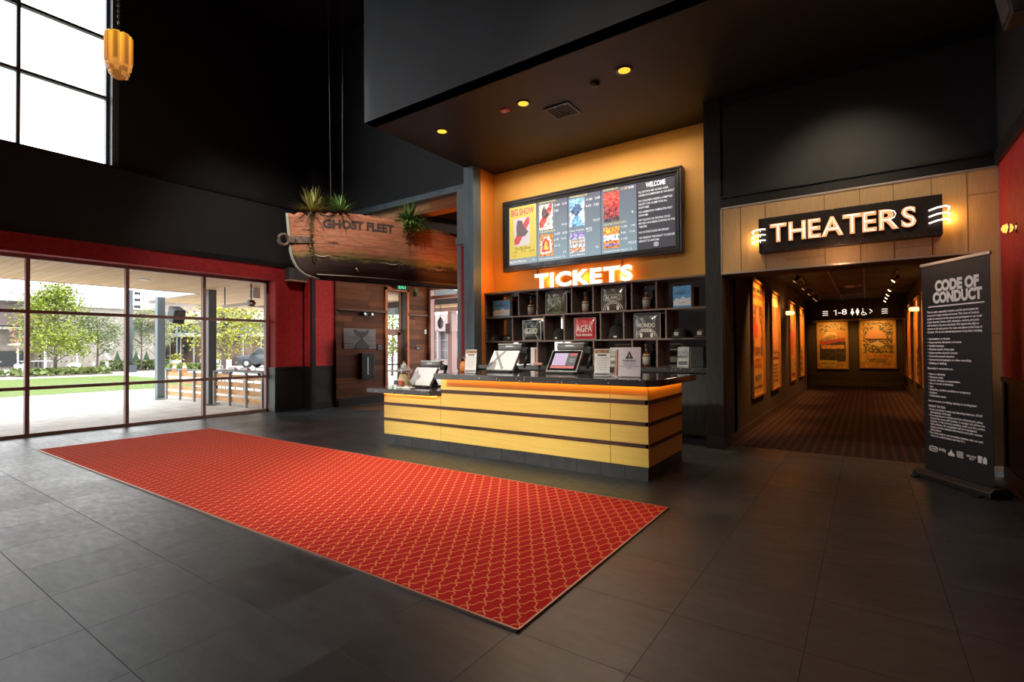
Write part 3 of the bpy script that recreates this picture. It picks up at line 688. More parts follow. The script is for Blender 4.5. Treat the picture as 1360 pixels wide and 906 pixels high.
# ------------------------------------------------------------------ things on the counter
SCRW = P('white_cover_sheet', (.72, .74, .80), .35)
SILV = P('silver_bezel', (.50, .49, .48), .3, metal=.7)
def mk_register(loc, label, cover, rz=0):
    t = thing('register', label, 'cash register', loc, rz, 'touchscreen registers')
    w, h = .445, .33; by, ty, bz, tz = -.02, .17, .028, .295
    nrm = Vector((0, -(tz-bz), (ty-by))).normalized(); ax = Vector((0, ty-by, tz-bz)).normalized()
    def slab(w0, w1, a0, a1, d0, d1):
        vs = []
        for d in (d0, d1):
            for (x, a) in ((w0, a0), (w1, a0), (w1, a1), (w0, a1)):
                p = Vector((x, by, bz)) + ax*a + nrm*d; vs.append(p)
        return MB().hexa([vs[0], vs[1], vs[2], vs[3], vs[4], vs[5], vs[6], vs[7]])
    L = math.hypot(ty-by, tz-bz)
    hs = slab(-w/2, w/2, 0, L, -.045, 0).build('screen_housing', SILV, t, local=True, bevel=.006)
    M0 = lambda x, a, d: FR(tuple(Vector((x, by, bz)) + ax*a + nrm*d), (1, 0, 0), tuple(ax))
    if cover == 'lit':
        slab(-w/2+.016, w/2-.016, .016, L-.014, .0005, .003).build('screen', P('screen_glass', (.01, .01, .012), .12), hs, local=True)
        sc_ = .035
        slab(-w/2+.06, .035, sc_+.055, L-.05, .003, .0045).build('screen_window', E('lilac_display', (.42, .33, .50), .9), hs, local=True)
        slab(.04, w/2-.055, sc_+.055, L-.05, .003, .0045).build('screen_window', E('dark_display', (.09, .09, .10), .9), hs, local=True)
        slab(.06, w/2-.06, L-.085, L-.055, .0046, .005).build('screen_window', E('red_display', (.5, .08, .09), .9), hs, local=True)
        slab(-w/2+.05, w/2-.055, sc_+.012, sc_+.05, .003, .0045).build('screen_window', E('red_bar', (.45, .12, .12), .9), hs, local=True)
        text('ORDER', .022, WHT_INK, parent=hs, M=M0(.11, L*.55, .006), local=True); text('TOTAL', .022, WHT_INK, parent=hs, M=M0(.11, L*.46, .006), local=True)
    else:
        slab(-w/2+.006, w/2-.006, .006, L-.006, .0005, .003).build('cover_sheet', SCRW, hs, local=True)
        if cover == 'x':
            for (xa, aa, xb, ab) in ((-.178, L-.012, .045, .02), (-.013, L-.01, -.210, .05)):
                pa = Vector((xa, by, bz)) + ax*aa + nrm*.004; pb = Vector((xb, by, bz)) + ax*ab + nrm*.004
                d = (pb-pa).normalized(); s = d.cross(nrm)*.019
                MB().quad(pa-s, pa+s, pb+s, pb-s).build('tape_strip', P('grey_tape', (.30, .31, .33), .4), hs, local=True)
        else:
            MB().box(-.02, .0, .10, .106, .30, .34).build('camera_dot', INK, hs, local=True) if False else None
    slab(-.03, .03, .004, .012, .001, .004).build('maker_plate', WHITE, hs, local=True)
    MB().prism([(.03, .0), (.30, .0), (.30, .03), (.19, .20), (.13, .16)], -.11, .11, 'x').build('stand', BLKP, t, local=True, bevel=.008)
    MB().box(-.20, .20, -.06, .26, 0, .022).build('base', BLKP, t, local=True, bevel=.006)
    r = MB(); r.tube([(-.19, .27, .335), (.19, .27, .335)], .048, 14)
    rr = r.build('rear_display', GREYP, t, local=True)
    MB().box(-.205, .205, .235, .33, .375, .392).build('rear_display_bezel', SILV, rr, local=True, bevel=.004)
    MB().box(-.06, .06, .218, .226, .345, .36).build('maker_mark', WHITE, rr, local=True)
    a = MB().tube([(.20, .27, .335), (.27, .30, .30), (.29, .25, .20), (.25, .22, .06)], [.02, .03, .028, .02], 8); a.build('cable_arm', BLKP, t, local=True)
    MB().box(.21, .30, .22, .30, .25, .33).build('card_reader', BLKP, t, local=True, bevel=.006)
    return t
mk_register((-4.12, 5.62, 1.076), 'register with a white covered screen crossed by grey tape', 'x')
mk_register((-3.16, 5.62, 1.076), 'register with its lit screen showing a lilac and red menu', 'lit')
mk_register((-5.52, 5.48, .826), 'register with a plain white covered screen on the low end of the counter', 'plain')
# hand scanner and small kit
t = thing('hand_scanner', 'small dark hand scanner resting on the counter between the two registers', 'scanner', (-3.52, 5.66, 1.076))
MB().tube([(0, 0, .02), (.0, .02, .09), (.02, -.02, .12)], [.03, .022, .02], 10).build('handle', BLKP, t, local=True)
MB().box(-.06, .08, -.05, 0, .10, .135).build('scan_head', P('salmon_plastic', (.40, .20, .16), .4), t, local=True, bevel=.012)
t = thing('receipt_pot', 'orange tub beside the raised end of the counter with a dark brown device above it', 'tub', (-4.60, 5.45, 1.076))
MB().lathe([(.06, 0), (.075, .02), (.07, .11), (.05, .15)], n=14).build('tub', P('orange_plastic', (.55, .16, .02), .4), t, local=True)
MB().box(-.14, -.05, -.02, .06, .03, .20).build('device_body', P('brown_plastic', (.07, .04, .03), .4), t, local=True, bevel=.015)
MB().tube([(-.10, .02, .17), (-.03, .02, .20), (.02, .0, .15)], .025, 8).build('device_arm', P('brown_plastic2', (.09, .05, .03), .4), t, local=True)
# --- sign holders
ACR = P('acrylic_edge', (.55, .56, .58), .1, trans=.5)
def mk_sign(loc, w, h, rz, label, kind):
    t = thing('counter_sign', label, 'sign', loc, rz, 'upright signs on the counter')
    lean = .12
    def mat_(x, z, d=.0): return FR((x, lean*z - d, z), (1, 0, 0), (0, lean, 1))
    def sl(x0, x1, z0, z1, d0, d1): 
        return MB().hexa([(x0, lean*z0-d0, z0), (x1, lean*z0-d0, z0), (x1, lean*z0-d1, z0), (x0, lean*z0-d1, z0), (x0, lean*z1-d0, z1), (x1, lean*z1-d0, z1), (x1, lean*z1-d1, z1), (x0, lean*z1-d1, z1)])
    pc = P('pink_paper', (.66, .56, .62), .5) if kind == 'warn' else P('white_paper', (.74, .72, .72), .5)
    pg = sl(-w/2, w/2, .01, h, -.002, .002).build('paper', pc, t, local=True)
    MB().box(-w/2, w/2, -.01, .09, 0, .006).build('acrylic_foot', ACR, t, local=True)
    if kind == 'warn':
        MB().quad(*[(x, lean*z-.004, z) for x, z in ((-.045, h*.62), (.045, h*.62), (0, h*.62+.085))]).build('warning_triangle', INK, pg, local=True)
        MB().box(-.004, .004, lean*h*.66-.007, lean*h*.66-.004, h*.65, h*.65+.035).build('exclamation', pc, pg, local=True)
        text('WARNING', .030, INK, parent=pg, M=mat_(0, h*.55, .004), local=True, offset=.0008)
        for i, s in enumerate(('THIS FILM CONTAINS', 'STROBE EFFECTS', 'WHICH MAY AFFECT SENSITIVE', 'VIEWERS')): text(s, .016, INK, parent=pg, M=mat_(0, h*(.47-.055*i), .004), local=True)
    else:
        sl(-w/2+.006, w/2-.006, h*.84, h-.008, .002, .004).build('header_picture', P('header_collage', (.28, .13, .06), .5, noise=.9, nscale=60), pg, local=True)
        sl(-w/2+.006, w/2-.006, .02, h*.13, .002, .004).build('footer_picture', P('footer_collage', (.12, .11, .16), .5, noise=.8, nscale=60), pg, local=True)
        sl(-w*.3, w*.3, h*.75, h*.80, .002, .0035).build('title_bar', INK, pg, local=True)
        for i, s in enumerate(('NOW SHOWING', 'Matinee before five', 'Evening all week', 'Ask for details', 'at the box office', 'Thank you')): text(s, .018 if i else .022, P('grey_ink', (.25, .25, .27), .6), parent=pg, M=mat_(0, h*(.66-.08*i), .004), local=True)
    return t
mk_sign((-4.30, 5.20, 1.076), .17, .31, .15, 'white paper sign with a dark orange header at the raised left end of the counter', 'paper')
mk_sign((-2.42, 5.22, 1.076), .17, .31, .30, 'white paper sign with a picture header, standing left of the pink warning sign', 'paper')
mk_sign((-2.12, 5.26, 1.076), .25, .325, .10, 'pale pink sign with a black warning triangle near the right end of the counter', 'warn')
t = thing('tablet_stand', 'narrow copper coloured stand right beside the white paper sign at the right of the counter', 'stand', (-2.30, 5.34, 1.076))
MB().hexa([(-.02, -.03, 0), (.02, -.03, 0), (.02, .06, 0), (-.02, .06, 0), (-.012, .02, .30), (.012, .02, .30), (.012, .05, .30), (-.012, .05, .30)]).build('copper_back', P('copper_plastic', (.26, .11, .08), .35, metal=.3), t, local=True, bevel=.004)
MB().box(-.06, .06, -.04, .08, 0, .008).build('foot', WHITE, t, local=True, bevel=.002)
# --- flying saucer display
t = thing('saucer_display', 'grey flying saucer model over a cream light beam stand on the low counter end', 'model', (-5.66, 5.30, .826))
GR = P('saucer_grey', (.25, .27, .28), .35, metal=.5)
s_ = MB().lathe([(.02, .225), (.10, .228), (.125, .243), (.122, .262), (.085, .285), (.06, .30), (.045, .335), (.02, .365), (.012, .375), (.013, .395), (.0, .40)], n=26).build('saucer', GR, t, local=True)
for k in range(9):
    a = 2*PI*k/9 + .3; MB().lathe([(.0, -.009), (.009, -.004), (.009, .004), (0, .009)], c=(.105*math.cos(a), .105*math.sin(a), .236), n=8).build('saucer_light', E('saucer_lamp', (1, .95, .85), 1.2), s_, local=True)
MB().lathe([(.046, .318), (.049, .326), (.046, .334)], n=18).build('window_band', P('saucer_cream', (.50, .47, .36), .4), s_, local=True)
MB().lathe([(.115, .02), (.055, .225)], n=22, smooth=True).build('light_beam', P('cream_beam', (.62, .47, .27), .5), t, local=True)
MB().lathe([(.12, 0), (.12, .02)], n=22).build('base', WHITE, t, local=True)
MB().box(-.085, -.01, -.118, -.112, .05, .115).build('dark_card', P('dark_card', (.06, .05, .05), .5), t, local=True); MB().box(.005, .085, -.118, -.112, .05, .115).build('red_card', P('red_card', (.5, .07, .04), .5), t, local=True)
t = thing('card_tray', 'low white card tray at the foot of the flying saucer model', 'tray', (-5.50, 5.24, .826))
MB().box(-.09, .09, -.05, .05, 0, .02).build('tray', WHITE, t, local=True, bevel=.003); MB().box(-.07, .02, -.03, .03, .02, .035).build('cards', P('card_stock', (.6, .58, .5), .5), t, local=True)
# ------------------------------------------------------------------ menu board
mb_ = thing('menu_board', 'wide black framed board of five lit screens with showtimes and a WELCOME panel above TICKETS', 'menu board', (-4.0, 7.95, 3.5))
FRM = P('black_carved_frame', (.022, .021, .020), .28, noise=.4, nscale=25, coat=.4)
X0, X1, Z0, Z1 = -5.70, -2.29, 2.86, 4.205
SX0, SX1, SZ0, SZ1 = -5.60, -2.415, 2.985, 4.085
def ring(y0, y1, gx, d=0.):
    a, b_, c, e = X0+d, X1-d, Z0+d, Z1-d
    return MB().box(a, b_, y0, y1, e-gx, e).box(a, b_, y0, y1, c, c+gx).box(a, a+gx, y0, y1, c+gx, e-gx).box(b_-gx, b_, y0, y1, c+gx, e-gx)
f0 = ring(7.89, 8.0, .034).build('frame', FRM, mb_, bevel=.008)
for d, y, g in ((.03, 7.905, .02), (.046, 7.895, .022), (.066, 7.91, .02), (.082, 7.925, .035)): ring(y, 8.0, g, d).build('frame_molding', FRM, f0, bevel=.004)
MB().box(X0+.05, X1-.05, 7.96, 8.0, Z0+.05, Z1-.05).build('back_panel', BLKP, mb_)
for x in (-4.98, -3.32): MB().box(x-.012, x+.012, 7.975, 8.0, 2.74, 2.87).build('support_bracket', P('rust_bracket', (.20, .07, .03), .5), mb_)
def scr_mat(name, lo, hi, s): return tinted(name, 2.9-3.5, 4.1-3.5, lo, hi, s)
SCR = scr_mat('screen_glow', (.21, .30, .36), (.075, .085, .12), .85)
SCRD = scr_mat('screen_welcome', (.055, .056, .066), (.045, .045, .055), .9)
YG = E('yellow_screen', (.62, .52, .10), .95); TW = E('screen_text', (.80, .83, .86), .95); TY = E('screen_title', (.75, .66, .25), .95); TR = E('screen_red_text', (.55, .16, .14), .9)
YS = 7.945
xs = [SX0, -4.955, -4.315, -3.675, -3.035, SX1]
sc = []
for i in range(5):
    o = MB().box(xs[i]+.006, xs[i+1]-.006, YS, YS+.02, SZ0, SZ1).build('screen', SCRD if i == 4 else SCR, mb_); sc.append(o)
def q(par, nm, x0, x1, z0, z1, mat, d): return MB().box(x0, x1, YS-d, YS-d+.0015, z0, z1).build(nm, mat, par)
def tx(par, s, x, z, size, mat, align='LEFT', fit=None, d=.006, offset=.0003): return text(s, size, mat, parent=par, M=FY(x, YS-d, z), align=align, fit=fit, offset=offset)
# first screen: yellow feature poster
q(sc[0], 'feature_panel', SX0+.03, -4.97, 3.10, SZ1-.005, YG, .0035)
tx(sc[0], 'BIG SHOW', -5.275, 3.965, .17, TR, 'CENTER', .52, offset=.007)
q(sc[0], 'poster_picture', -5.47, -5.11, 3.33, 3.86, E('poster_paper', (.62, .58, .60), .9), .0045)
pp = MB().prism([(-5.46, 3.36), (-5.36, 3.36), (-5.12, 3.74), (-5.12, 3.85), (-5.17, 3.85), (-5.46, 3.46)], YS-.007, YS-.006).build('poster_stripe', E('poster_red', (.55, .10, .09), .9), sc[0])
MB().prism([(-5.40, 3.52), (-5.22, 3.50), (-5.14, 3.58), (-5.24, 3.68), (-5.28, 3.80), (-5.38, 3.82), (-5.41, 3.70)], YS-.0085, YS-.0075).build('poster_figure', E('poster_dark', (.17, .13, .15), .8), sc[0])
tx(sc[0], 'The Big Show', -5.275, 3.28, .085, E('brown_text', (.22, .16, .05), .8), 'CENTER', .36); tx(sc[0], '11:40     2:15     6:50', -5.275, 3.215, .045, E('brown_text', (.22, .16, .05), .8), 'CENTER', .5); tx(sc[0], '9:30', -5.50, 3.15, .045, E('brown_text', (.22, .16, .05), .8))
tx(sc[0], 'Big Band Matinee', -5.57, 3.04, .055, TW); tx(sc[0], 'PG', -5.06, 3.04, .05, TW)
def art(par, x0, x1, z0, z1, base, shapes, nm='poster_picture'):
    o = q(par, nm, x0, x1, z0, z1, base, .0035); w, h = x1-x0, z1-z0
    for k, (poly, mt) in enumerate(shapes):
        MB().prism([(x0+u*w, z0+v*h) for u, v in poly], YS-.0065-k*.0008, YS-.0055-k*.0008).build('poster_shape', mt, par)
e_ = {k: EM('pic_'+k, c, 22, .9) for k, c in {'red': (.60, .06, .05), 'orange': (.65, .24, .06), 'cream': (.62, .58, .52), 'blue': (.16, .36, .62), 'pale': (.55, .62, .70), 'navy': (.05, .10, .20), 'dark': (.08, .06, .07), 'gold': (.65, .45, .08), 'violet': (.30, .26, .55), 'skin': (.55, .30, .20)}.items()}
def fig(cx, w, t): return [(cx-w, 0), (cx+w, 0), (cx+w*.9, t*.55), (cx+w*.45, t*.7), (cx+w*.4, t*.95), (cx, t), (cx-w*.4, t*.95), (cx-w*.45, t*.7), (cx-w*.9, t*.55)]
# second screen
a = -4.955
tx(sc[1], 'THE FIRST BIG SHOW', a+.05, 4.06, .05, TY, fit=.36); art(sc[1], a+.05, a+.34, 3.56, 4.02, e_['cream'], [([(.05, .1), (.3, .1), (.95, .8), (.95, 1), (.8, 1), (.05, .35)], e_['red']), ([(.2, .55), (.5, .45), (.8, .55), (.6, .7), (.4, .95), (.25, .85)], e_['dark'])])
for i, (s, z) in enumerate((('12:40   3:15', 3.97), ('7:00', 3.87))): tx(sc[1], s, a+.36, z, .058, TW)
tx(sc[1], 'PG13', a+.52, 3.60, .05, TW); tx(sc[1], 'THE SERENADE', a+.05, 3.52, .05, TY)
art(sc[1], a+.05, a+.34, 3.08, 3.47, e_['orange'], [([(.1, .1), (.9, .1), (.95, .6), (.7, .9), (.3, .9), (.05, .6)], e_['cream']), ([(.2, .2), (.8, .2), (.75, .65), (.5, .85), (.25, .65)], e_['red']), ([(.3, .3), (.7, .3), (.6, .6), (.5, .75), (.4, .6)], e_['gold'])])
for s, z in (('12:00   4:30', 3.45), ('6:30   9:10', 3.35), ('10:15', 3.24)): tx(sc[1], s, a+.36, z, .058, TW)
tx(sc[1], 'PG', a+.55, 3.11, .05, TW); tx(sc[1], 'Wine and Dessert Special  4.5', a+.04, 3.03, .05, TW, fit=.54)
# third screen
a = -4.315
tx(sc[2], 'THE SNOWBOUND DUO', a+.05, 4.055, .05, TY, fit=.34); art(sc[2], a+.04, a+.335, 3.53, 4.02, e_['pale'], [([(0, .5), (.4, .7), (.6, .6), (1, .9), (1, 1), (0, 1)], e_['blue']), ([(.1, 0), (.9, 0), (.8, .25), (.5, .5), (.2, .3)], e_['blue']), ([(.1, .55), (.5, .35), (.9, .6), (.6, .8), (.3, .75)], e_['navy'])])
for s, z in (('11:00   5:00', 3.96), ('4:10   7:20', 3.85)): tx(sc[2], s, a+.36, z, .058, TW)
tx(sc[2], 'PG13', a+.50, 3.585, .055, TW); tx(sc[2], 'Open Caption  MON', a+.04, 3.46, .05, TW)
art(sc[2], a+.04, a+.335, 3.07, 3.42, e_['pale'], [([(0, .7), (1, .75), (1, 1), (0, 1)], e_['violet']), ([(.05, .05), (.95, .05), (.95, .25), (.05, .25)], e_['skin'])])
text('SING', .14, E('sing_letters', (.42, .30, .16), .9), parent=sc[2], M=FY(a+.19, YS-.009, 3.25), fit=.26, offset=.003)
tx(sc[2], '12:15', a+.36, 3.42, .055, TW); tx(sc[2], 'PG', a+.54, 3.12, .05, TW); tx(sc[2], 'Family Matinee', a+.04, 3.03, .05, TW)
# fourth screen
a = -3.675
tx(sc[3], 'SHOWER H', a+.05, 4.06, .05, TY); art(sc[3], a+.05, a+.335, 3.52, 4.02, e_['red'], [([(0, .0), (1, 0), (1, .12), (0, .12)], e_['dark'])] + [([(x, .12), (x+.09, .12), (x+.09, .5-.15*x), (x+.045, .62-.15*x), (x, .5-.15*x)], e_['dark']) for x in (.05, .19, .33, .47, .61, .75, .88)])
for s, z in (('11:30', 4.03),): tx(sc[3], s, a+.36, z, .055, TY)
tx(sc[3], '8:00', a+.50, 4.03, .055, TW); tx(sc[3], 'R', a+.55, 3.62, .06, TW); tx(sc[3], 'SOUND FACTORY', a+.05, 3.475, .05, TY)
art(sc[3], a+.05, a+.335, 3.07, 3.43, e_['orange'], [([(.15, .75), (.42, .7), (.42, .95), (.2, .97)], e_['gold']), ([(.52, .7), (.8, .75), (.85, .97), (.55, .95)], e_['gold']), ([(.0, .35), (1, .35), (1, .62), (0, .62)], e_['pale']), ([(.1, .1), (.9, .1), (.9, .22), (.1, .22)], e_['violet'])])
for s, z in (('11:00    1:40', 3.40), ('4:45    7:10', 3.30), ('11:05', 3.20)): tx(sc[3], s, a+.36, z, .052, TW, fit=.24 if len(s) > 6 else None)
tx(sc[3], 'PG13', a+.49, 3.12, .06, TW); tx(sc[3], 'Weekend Double Feature  3.5', a+.05, 3.02, .05, TW, fit=.5)
# fifth screen
a = -3.035
tx(sc[4], 'WELCOME', -2.72, 4.01, .11, TW, 'CENTER', .32, offset=.003)
for s, z in (('ALL SHOWS ARE 18 AND OVER', 3.915), ('UNLESS ACCOMPANIED BY AN ADULT', 3.86), ('NO CHILDREN UNDER 6 ADMITTED', 3.77), ('EXCEPT FOR ALAMO FOR ALL', 3.715), ('SHOWTIMES', 3.66), ('NO ADMISSION 10 MINUTES PAST', 3.59), ('SHOWTIME', 3.535), ('NO TALKING OR TEXTING ONCE', 3.46), ('MOVIES HAVE BEEN STARTED IN THE', 3.405), ('THEATER', 3.35), ('NO OUTSIDE FOOD OR DRINKS', 3.26), ('WE RESERVE THE RIGHT TO REFUSE', 3.17), ('SERVICE TO ANYONE', 3.115)):
    tx(sc[4], s, a+.03, z, .046, TW, fit=min(.58, len(s)*.0195))
m = MB().tube([(-2.72+.033*math.copysign(abs(math.cos(t))**.5, math.cos(t)), YS-.006, 3.045+.028*math.copysign(abs(math.sin(t))**.5, math.sin(t))) for t in [2*PI*k/20 for k in range(20)]], .004, 6, True)
m.tube([(-2.72+.014*math.cos(t), YS-.006, 3.045+.014*math.sin(t)) for t in [2*PI*k/12 for k in range(12)]], .004, 6, True); m.build('emblem', TW, sc[4])

# ------------------------------------------------------------------ TICKETS letters
tk = thing('tickets_sign', 'glowing white block letters spelling TICKETS standing on the shelf top', 'sign', (-3.98, 7.85, 2.456))
FACE = E('lit_white_face', (1.0, .93, .82), 1.6); SIDE = E('orange_letter_side', (1.0, .28, .03), 1.1)  # orange light on the letter sides is put into their emission
def letters(word, x0, x1, zb, H_, y, depth, root, face, side, offset, name='letter'):
    ws = []
    for ch in word:
        o = text(ch, 1.0, face, align='LEFT', valign='BOTTOM_BASELINE', offset=.03); xs_ = [v.co.x for v in o.data.vertices]; ys_ = [v.co.y for v in o.data.vertices]
        ws.append((max(xs_)-min(xs_), max(ys_)-min(ys_))); bpy.data.objects.remove(o)
    gaps = [(-.04 if a+b in ('AT', 'TA') else .0 if a+b in ('TE', 'KE', 'EA', 'TS') else .055) + .01 for a, b in zip(word, word[1:])] + [0]; tot = sum(w for w, h in ws) + sum(gaps); k = (x1-x0)/tot; kz = H_/max(h for w, h in ws); cx = x0
    out = []
    for (ch, (w, h)), gap in zip(zip(word, ws), gaps):
        o = text(ch, 1.0, side, name=name, align='LEFT', valign='BOTTOM_BASELINE', offset=offset, extrude=depth/2)
        me = o.data; mnx = min(v.co.x for v in me.vertices); mny = min(v.co.y for v in me.vertices); hh = max(v.co.y for v in me.vertices) - mny; ww = max(v.co.x for v in me.vertices) - mnx
        for v in me.vertices: v.co.x = (v.co.x-mnx)/ww*w*k; v.co.y = (v.co.y-mny)/hh*H_
        me.materials.append(face)
        for p in me.polygons: p.material_index = 1 if p.normal.z > .9 else 0
        me.transform(FY(cx, y, zb)); me.transform(Matrix.Translation(-base_of(root))); o.parent = root; out.append((o, cx, w*k)); cx += (w+gap)*k
    return out
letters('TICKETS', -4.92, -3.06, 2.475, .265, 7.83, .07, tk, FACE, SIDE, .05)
MB().box(-4.92, -3.06, 7.82, 7.87, 2.456, 2.474).build('base_rail', P('rail_dark', (.05, .03, .02), .5), tk)

# ------------------------------------------------------------------ THEATERS sign
ts = thing('theaters_sign', 'black sign box with glowing neon THEATERS letters and three neon bars at each end', 'sign', (-.2, 7.26, 2.82))
SGB = P('sign_black', (.022, .015, .013), .4)
cab = MB().box(-1.12, .70, 7.19, 7.345, 2.605, 3.045).build('cabinet', SGB, ts, bevel=.004)
rv = MB()
for i in range(26):
    x = -1.06 + i*.068
    for z in (2.622, 3.03): rv.lathe([(.004, -.003), (.004, .003)], c=(x, 7.187, z), n=6)
rv.build('edge_rivets', CHROME, cab)
MB().box(-1.105, -1.09, 7.175, 7.19, 2.61, 3.04).build('side_rail', CHROME, cab); MB().box(.555, .562, 7.175, 7.19, 2.62, 3.03).build('side_rail', CHROME, cab)
CREAM = E('lit_cream_letter', (.95, .46, .20), .85); NEON = E('neon_tube', (1.0, .84, .74), 1.7)
for o, cx, w in letters('THEATERS', -.985, .475, 2.715, .235, 7.175, .03, ts, CREAM, P('letter_edge', (.45, .28, .2), .4), .035): pass
def neon_inset(): 
    strokes = {'T': [[(0,1),(1,1)],[(.5,1),(.5,0)]], 'H': [[(0,0),(0,1)],[(1,0),(1,1)],[(0,.5),(1,.5)]], 'E': [[(1,1),(0,1),(0,0),(1,0)],[(0,.52),(.85,.52)]], 'A': [[(0,0),(.5,1),(1,0)],[(.2,.33),(.8,.33)]],
      'R': [[(0,0),(0,1),(.55,1),(.85,.92),(.95,.75),(.85,.56),(.55,.48),(0,.48)],[(.5,.48),(1,0)]], 'S': [[(1,.82),(.85,.96),(.5,1),(.15,.93),(.03,.76),(.15,.58),(.5,.5),(.85,.42),(.97,.24),(.85,.07),(.5,0),(.15,.04),(0,.18)]]}
    lets = [o for o in ts.children if o.name.startswith('letter')]
    base = base_of(ts)
    for ch, o in zip('THEATERS', lets):
        xs_ = [v.co.x for v in o.data.vertices]; zs_ = [v.co.z for v in o.data.vertices]; x0, x1, z0, z1 = min(xs_)+.022, max(xs_)-.022, min(zs_)+.018, max(zs_)-.018
        m = MB()
        for st in strokes[ch]: m.tube([(x0+u*(x1-x0), 7.152-base.y, z0+v*(z1-z0)) for u, v in st], .0062, 6)
        m.build('neon_tube', NEON, o, local=True)
neon_inset()
for sx, x in ((-1, -1.115), (1, .63)):
    for k, z in enumerate((2.875, 2.805, 2.735)):
        if sx > 0: pts = [(x-.05, 7.15, z-.005), (x+.02, 7.12, z+.012), (x+.09, 7.12, z+.02), (x+.125, 7.16, z+.012), (x+.125, 7.24, z)]
        else: pts = [(x-.075, 7.24, z), (x-.075, 7.15, z+.0), (x-.03, 7.12, z+.014), (x+.04, 7.12, z+.018), (x+.08, 7.15, z+.018)]
        MB().tube(pts, .0095, 8).build('neon_bar', NEON, ts)

# ------------------------------------------------------------------ 1-8 sign at the corridor's end
sg = thing('auditorium_sign', 'lit white 1-8 sign with restroom and wheelchair pictograms at the hall end', 'sign', (-.4, 19.96, 2.5))
WN = E('white_neon', (1.0, .84, .70), 1.25)
bd = MB().box(-1.45, .85, 19.95, 20.0, 2.33, 2.70).build('panel', SGB, sg)
text('-8', .25, WN, parent=sg, M=FY(-.63, 19.94, 2.505), offset=.001, fit=.24)
MB().tube([(-.87, 19.94, 2.55), (-.81, 19.94, 2.59), (-.81, 19.94, 2.415)], .014, 6).build('lettering', WN, sg)
for x, man in ((-.36, 0), (-.22, 1)):
    m = MB(); m.lathe([(.0, -.026), (.02, -.018), (.026, 0), (.02, .018), (0, .026)], c=(x, 19.94, 2.585), n=12)
    if man: m.prism([(x-.045, 2.55), (x+.045, 2.55), (x+.045, 2.47), (x+.025, 2.47), (x+.022, 2.40), (x-.022, 2.40), (x-.025, 2.47), (x-.045, 2.47)], 19.935, 19.945)
    else: m.prism([(x-.02, 2.55), (x+.02, 2.55), (x+.055, 2.455), (x+.02, 2.455), (x+.018, 2.40), (x-.018, 2.40), (x-.02, 2.455), (x-.055, 2.455)], 19.935, 19.945)
    m.build('restroom_pictogram', WN, sg)
m = MB().tube([(-.06+.052*math.cos(a), 19.94, 2.445+.052*math.sin(a)) for a in [PI*.6+PI*1.2*k/12 for k in range(13)]], .011, 6)
m.tube([(-.075, 19.94, 2.555), (-.068, 19.94, 2.47), (-.015, 19.94, 2.465), (.02, 19.94, 2.40)], .012, 6).lathe([(.0, -.02), (.02, 0), (0, .02)], c=(-.08, 19.94, 2.59), n=10)
m.build('wheelchair_pictogram', WN, sg)
MB().tube([(.10, 19.94, 2.57), (.17, 19.94, 2.505), (.10, 19.94, 2.44)], .014, 6).build('arrow', WN, sg)
for x in (-1.11, .49):
    for k in range(3): MB().tube([(x-.075, 19.93, 2.55-.065*k), (x, 19.925, 2.558-.065*k), (x+.075, 19.93, 2.55-.065*k)], .011, 6).build('neon_bar', WN, sg)

# ------------------------------------------------------------------ soffit fixtures
DLG = E('amber_lens', (1.0, .52, .04), 2.2)
def mk_down(loc, label):
    t = thing('downlight', label, 'light', loc, 0, 'amber downlights in the soffit')
    MB().lathe([(.075, 0), (.105, 0), (.105, -.008), (.075, -.004)], n=28).build('trim_ring', P('dark_ring', (.03, .02, .015), .4), t, local=True)
    MB().lathe([(.0, -.004), (.074, -.004), (.074, .002), (0, .002)], n=28).build('lens', DLG, t, local=True)
    return t
d0 = mk_down((-5.42, 5.90, 4.818), 'amber recessed downlight in the soffit nearest its outer left corner')
dup(d0, (-3.88, 5.89, 4.818), label='amber recessed downlight in the soffit beside the small red strobe')
dup(d0, (-2.40, 5.91, 4.818), label='amber recessed downlight in the soffit nearest the theater entrance side')
t = thing('ceiling_vent', 'square black air vent in the soffit between the downlights', 'vent', (-3.54, 6.39, 4.815), .0)
MB().box(-.2, .2, -.2, -.165, -.012, 0).box(-.2, .2, .165, .2, -.012, 0).box(-.2, -.165, -.165, .165, -.012, 0).box(.165, .2, -.165, .165, -.012, 0).build('frame', P('vent_black', (.02, .016, .014), .4), t, local=True)
m = MB()
for k in (.05, .10, .135): m.box(-k-.012, k+.012, -k-.012, -k, -.01, .0).box(-k-.012, k+.012, k, k+.012, -.01, .0).box(-k-.012, -k, -k, k, -.01, .0).box(k, k+.012, -k, k, -.01, .0)
m.build('diffuser_vanes', P('vent_black', (.02, .016, .014), .4), t, local=True)
MB().box(-.03, .0, -.19, -.17, -.016, -.012).box(.13, .16, -.19, -.17, -.016, -.012).build('bright_clip', CHROME, t, local=True)
t = thing('alarm_strobe', 'small red and white alarm strobe on the soffit', 'alarm', (-4.20, 5.90, 4.818))
MB().box(-.06, .06, -.04, .04, -.02, 0).build('red_housing', P('alarm_red', (.55, .06, .04), .4, emit=(.5, .05, .03), es=.25), t, local=True, bevel=.004); MB().box(-.02, .03, -.02, .02, -.03, -.02).build('clear_lens', WHITE, t, local=True)
t = thing('smoke_detector', 'small round dark detector on the soffit near the right downlight', 'detector', (-2.83, 5.98, 4.818))
MB().lathe([(.06, 0), (.055, -.03), (.02, -.04)], n=20).build('housing', P('det', (.03, .02, .016), .5), t, local=True); MB().lathe([(.065, 0), (.065, -.006)], n=20).build('base', P('det', (.03, .02, .016), .5), t, local=True)
t = thing('wall_speaker', 'dark angled speaker high on the right wall under the ceiling', 'speaker', (1.0, 5.55, 4.12))
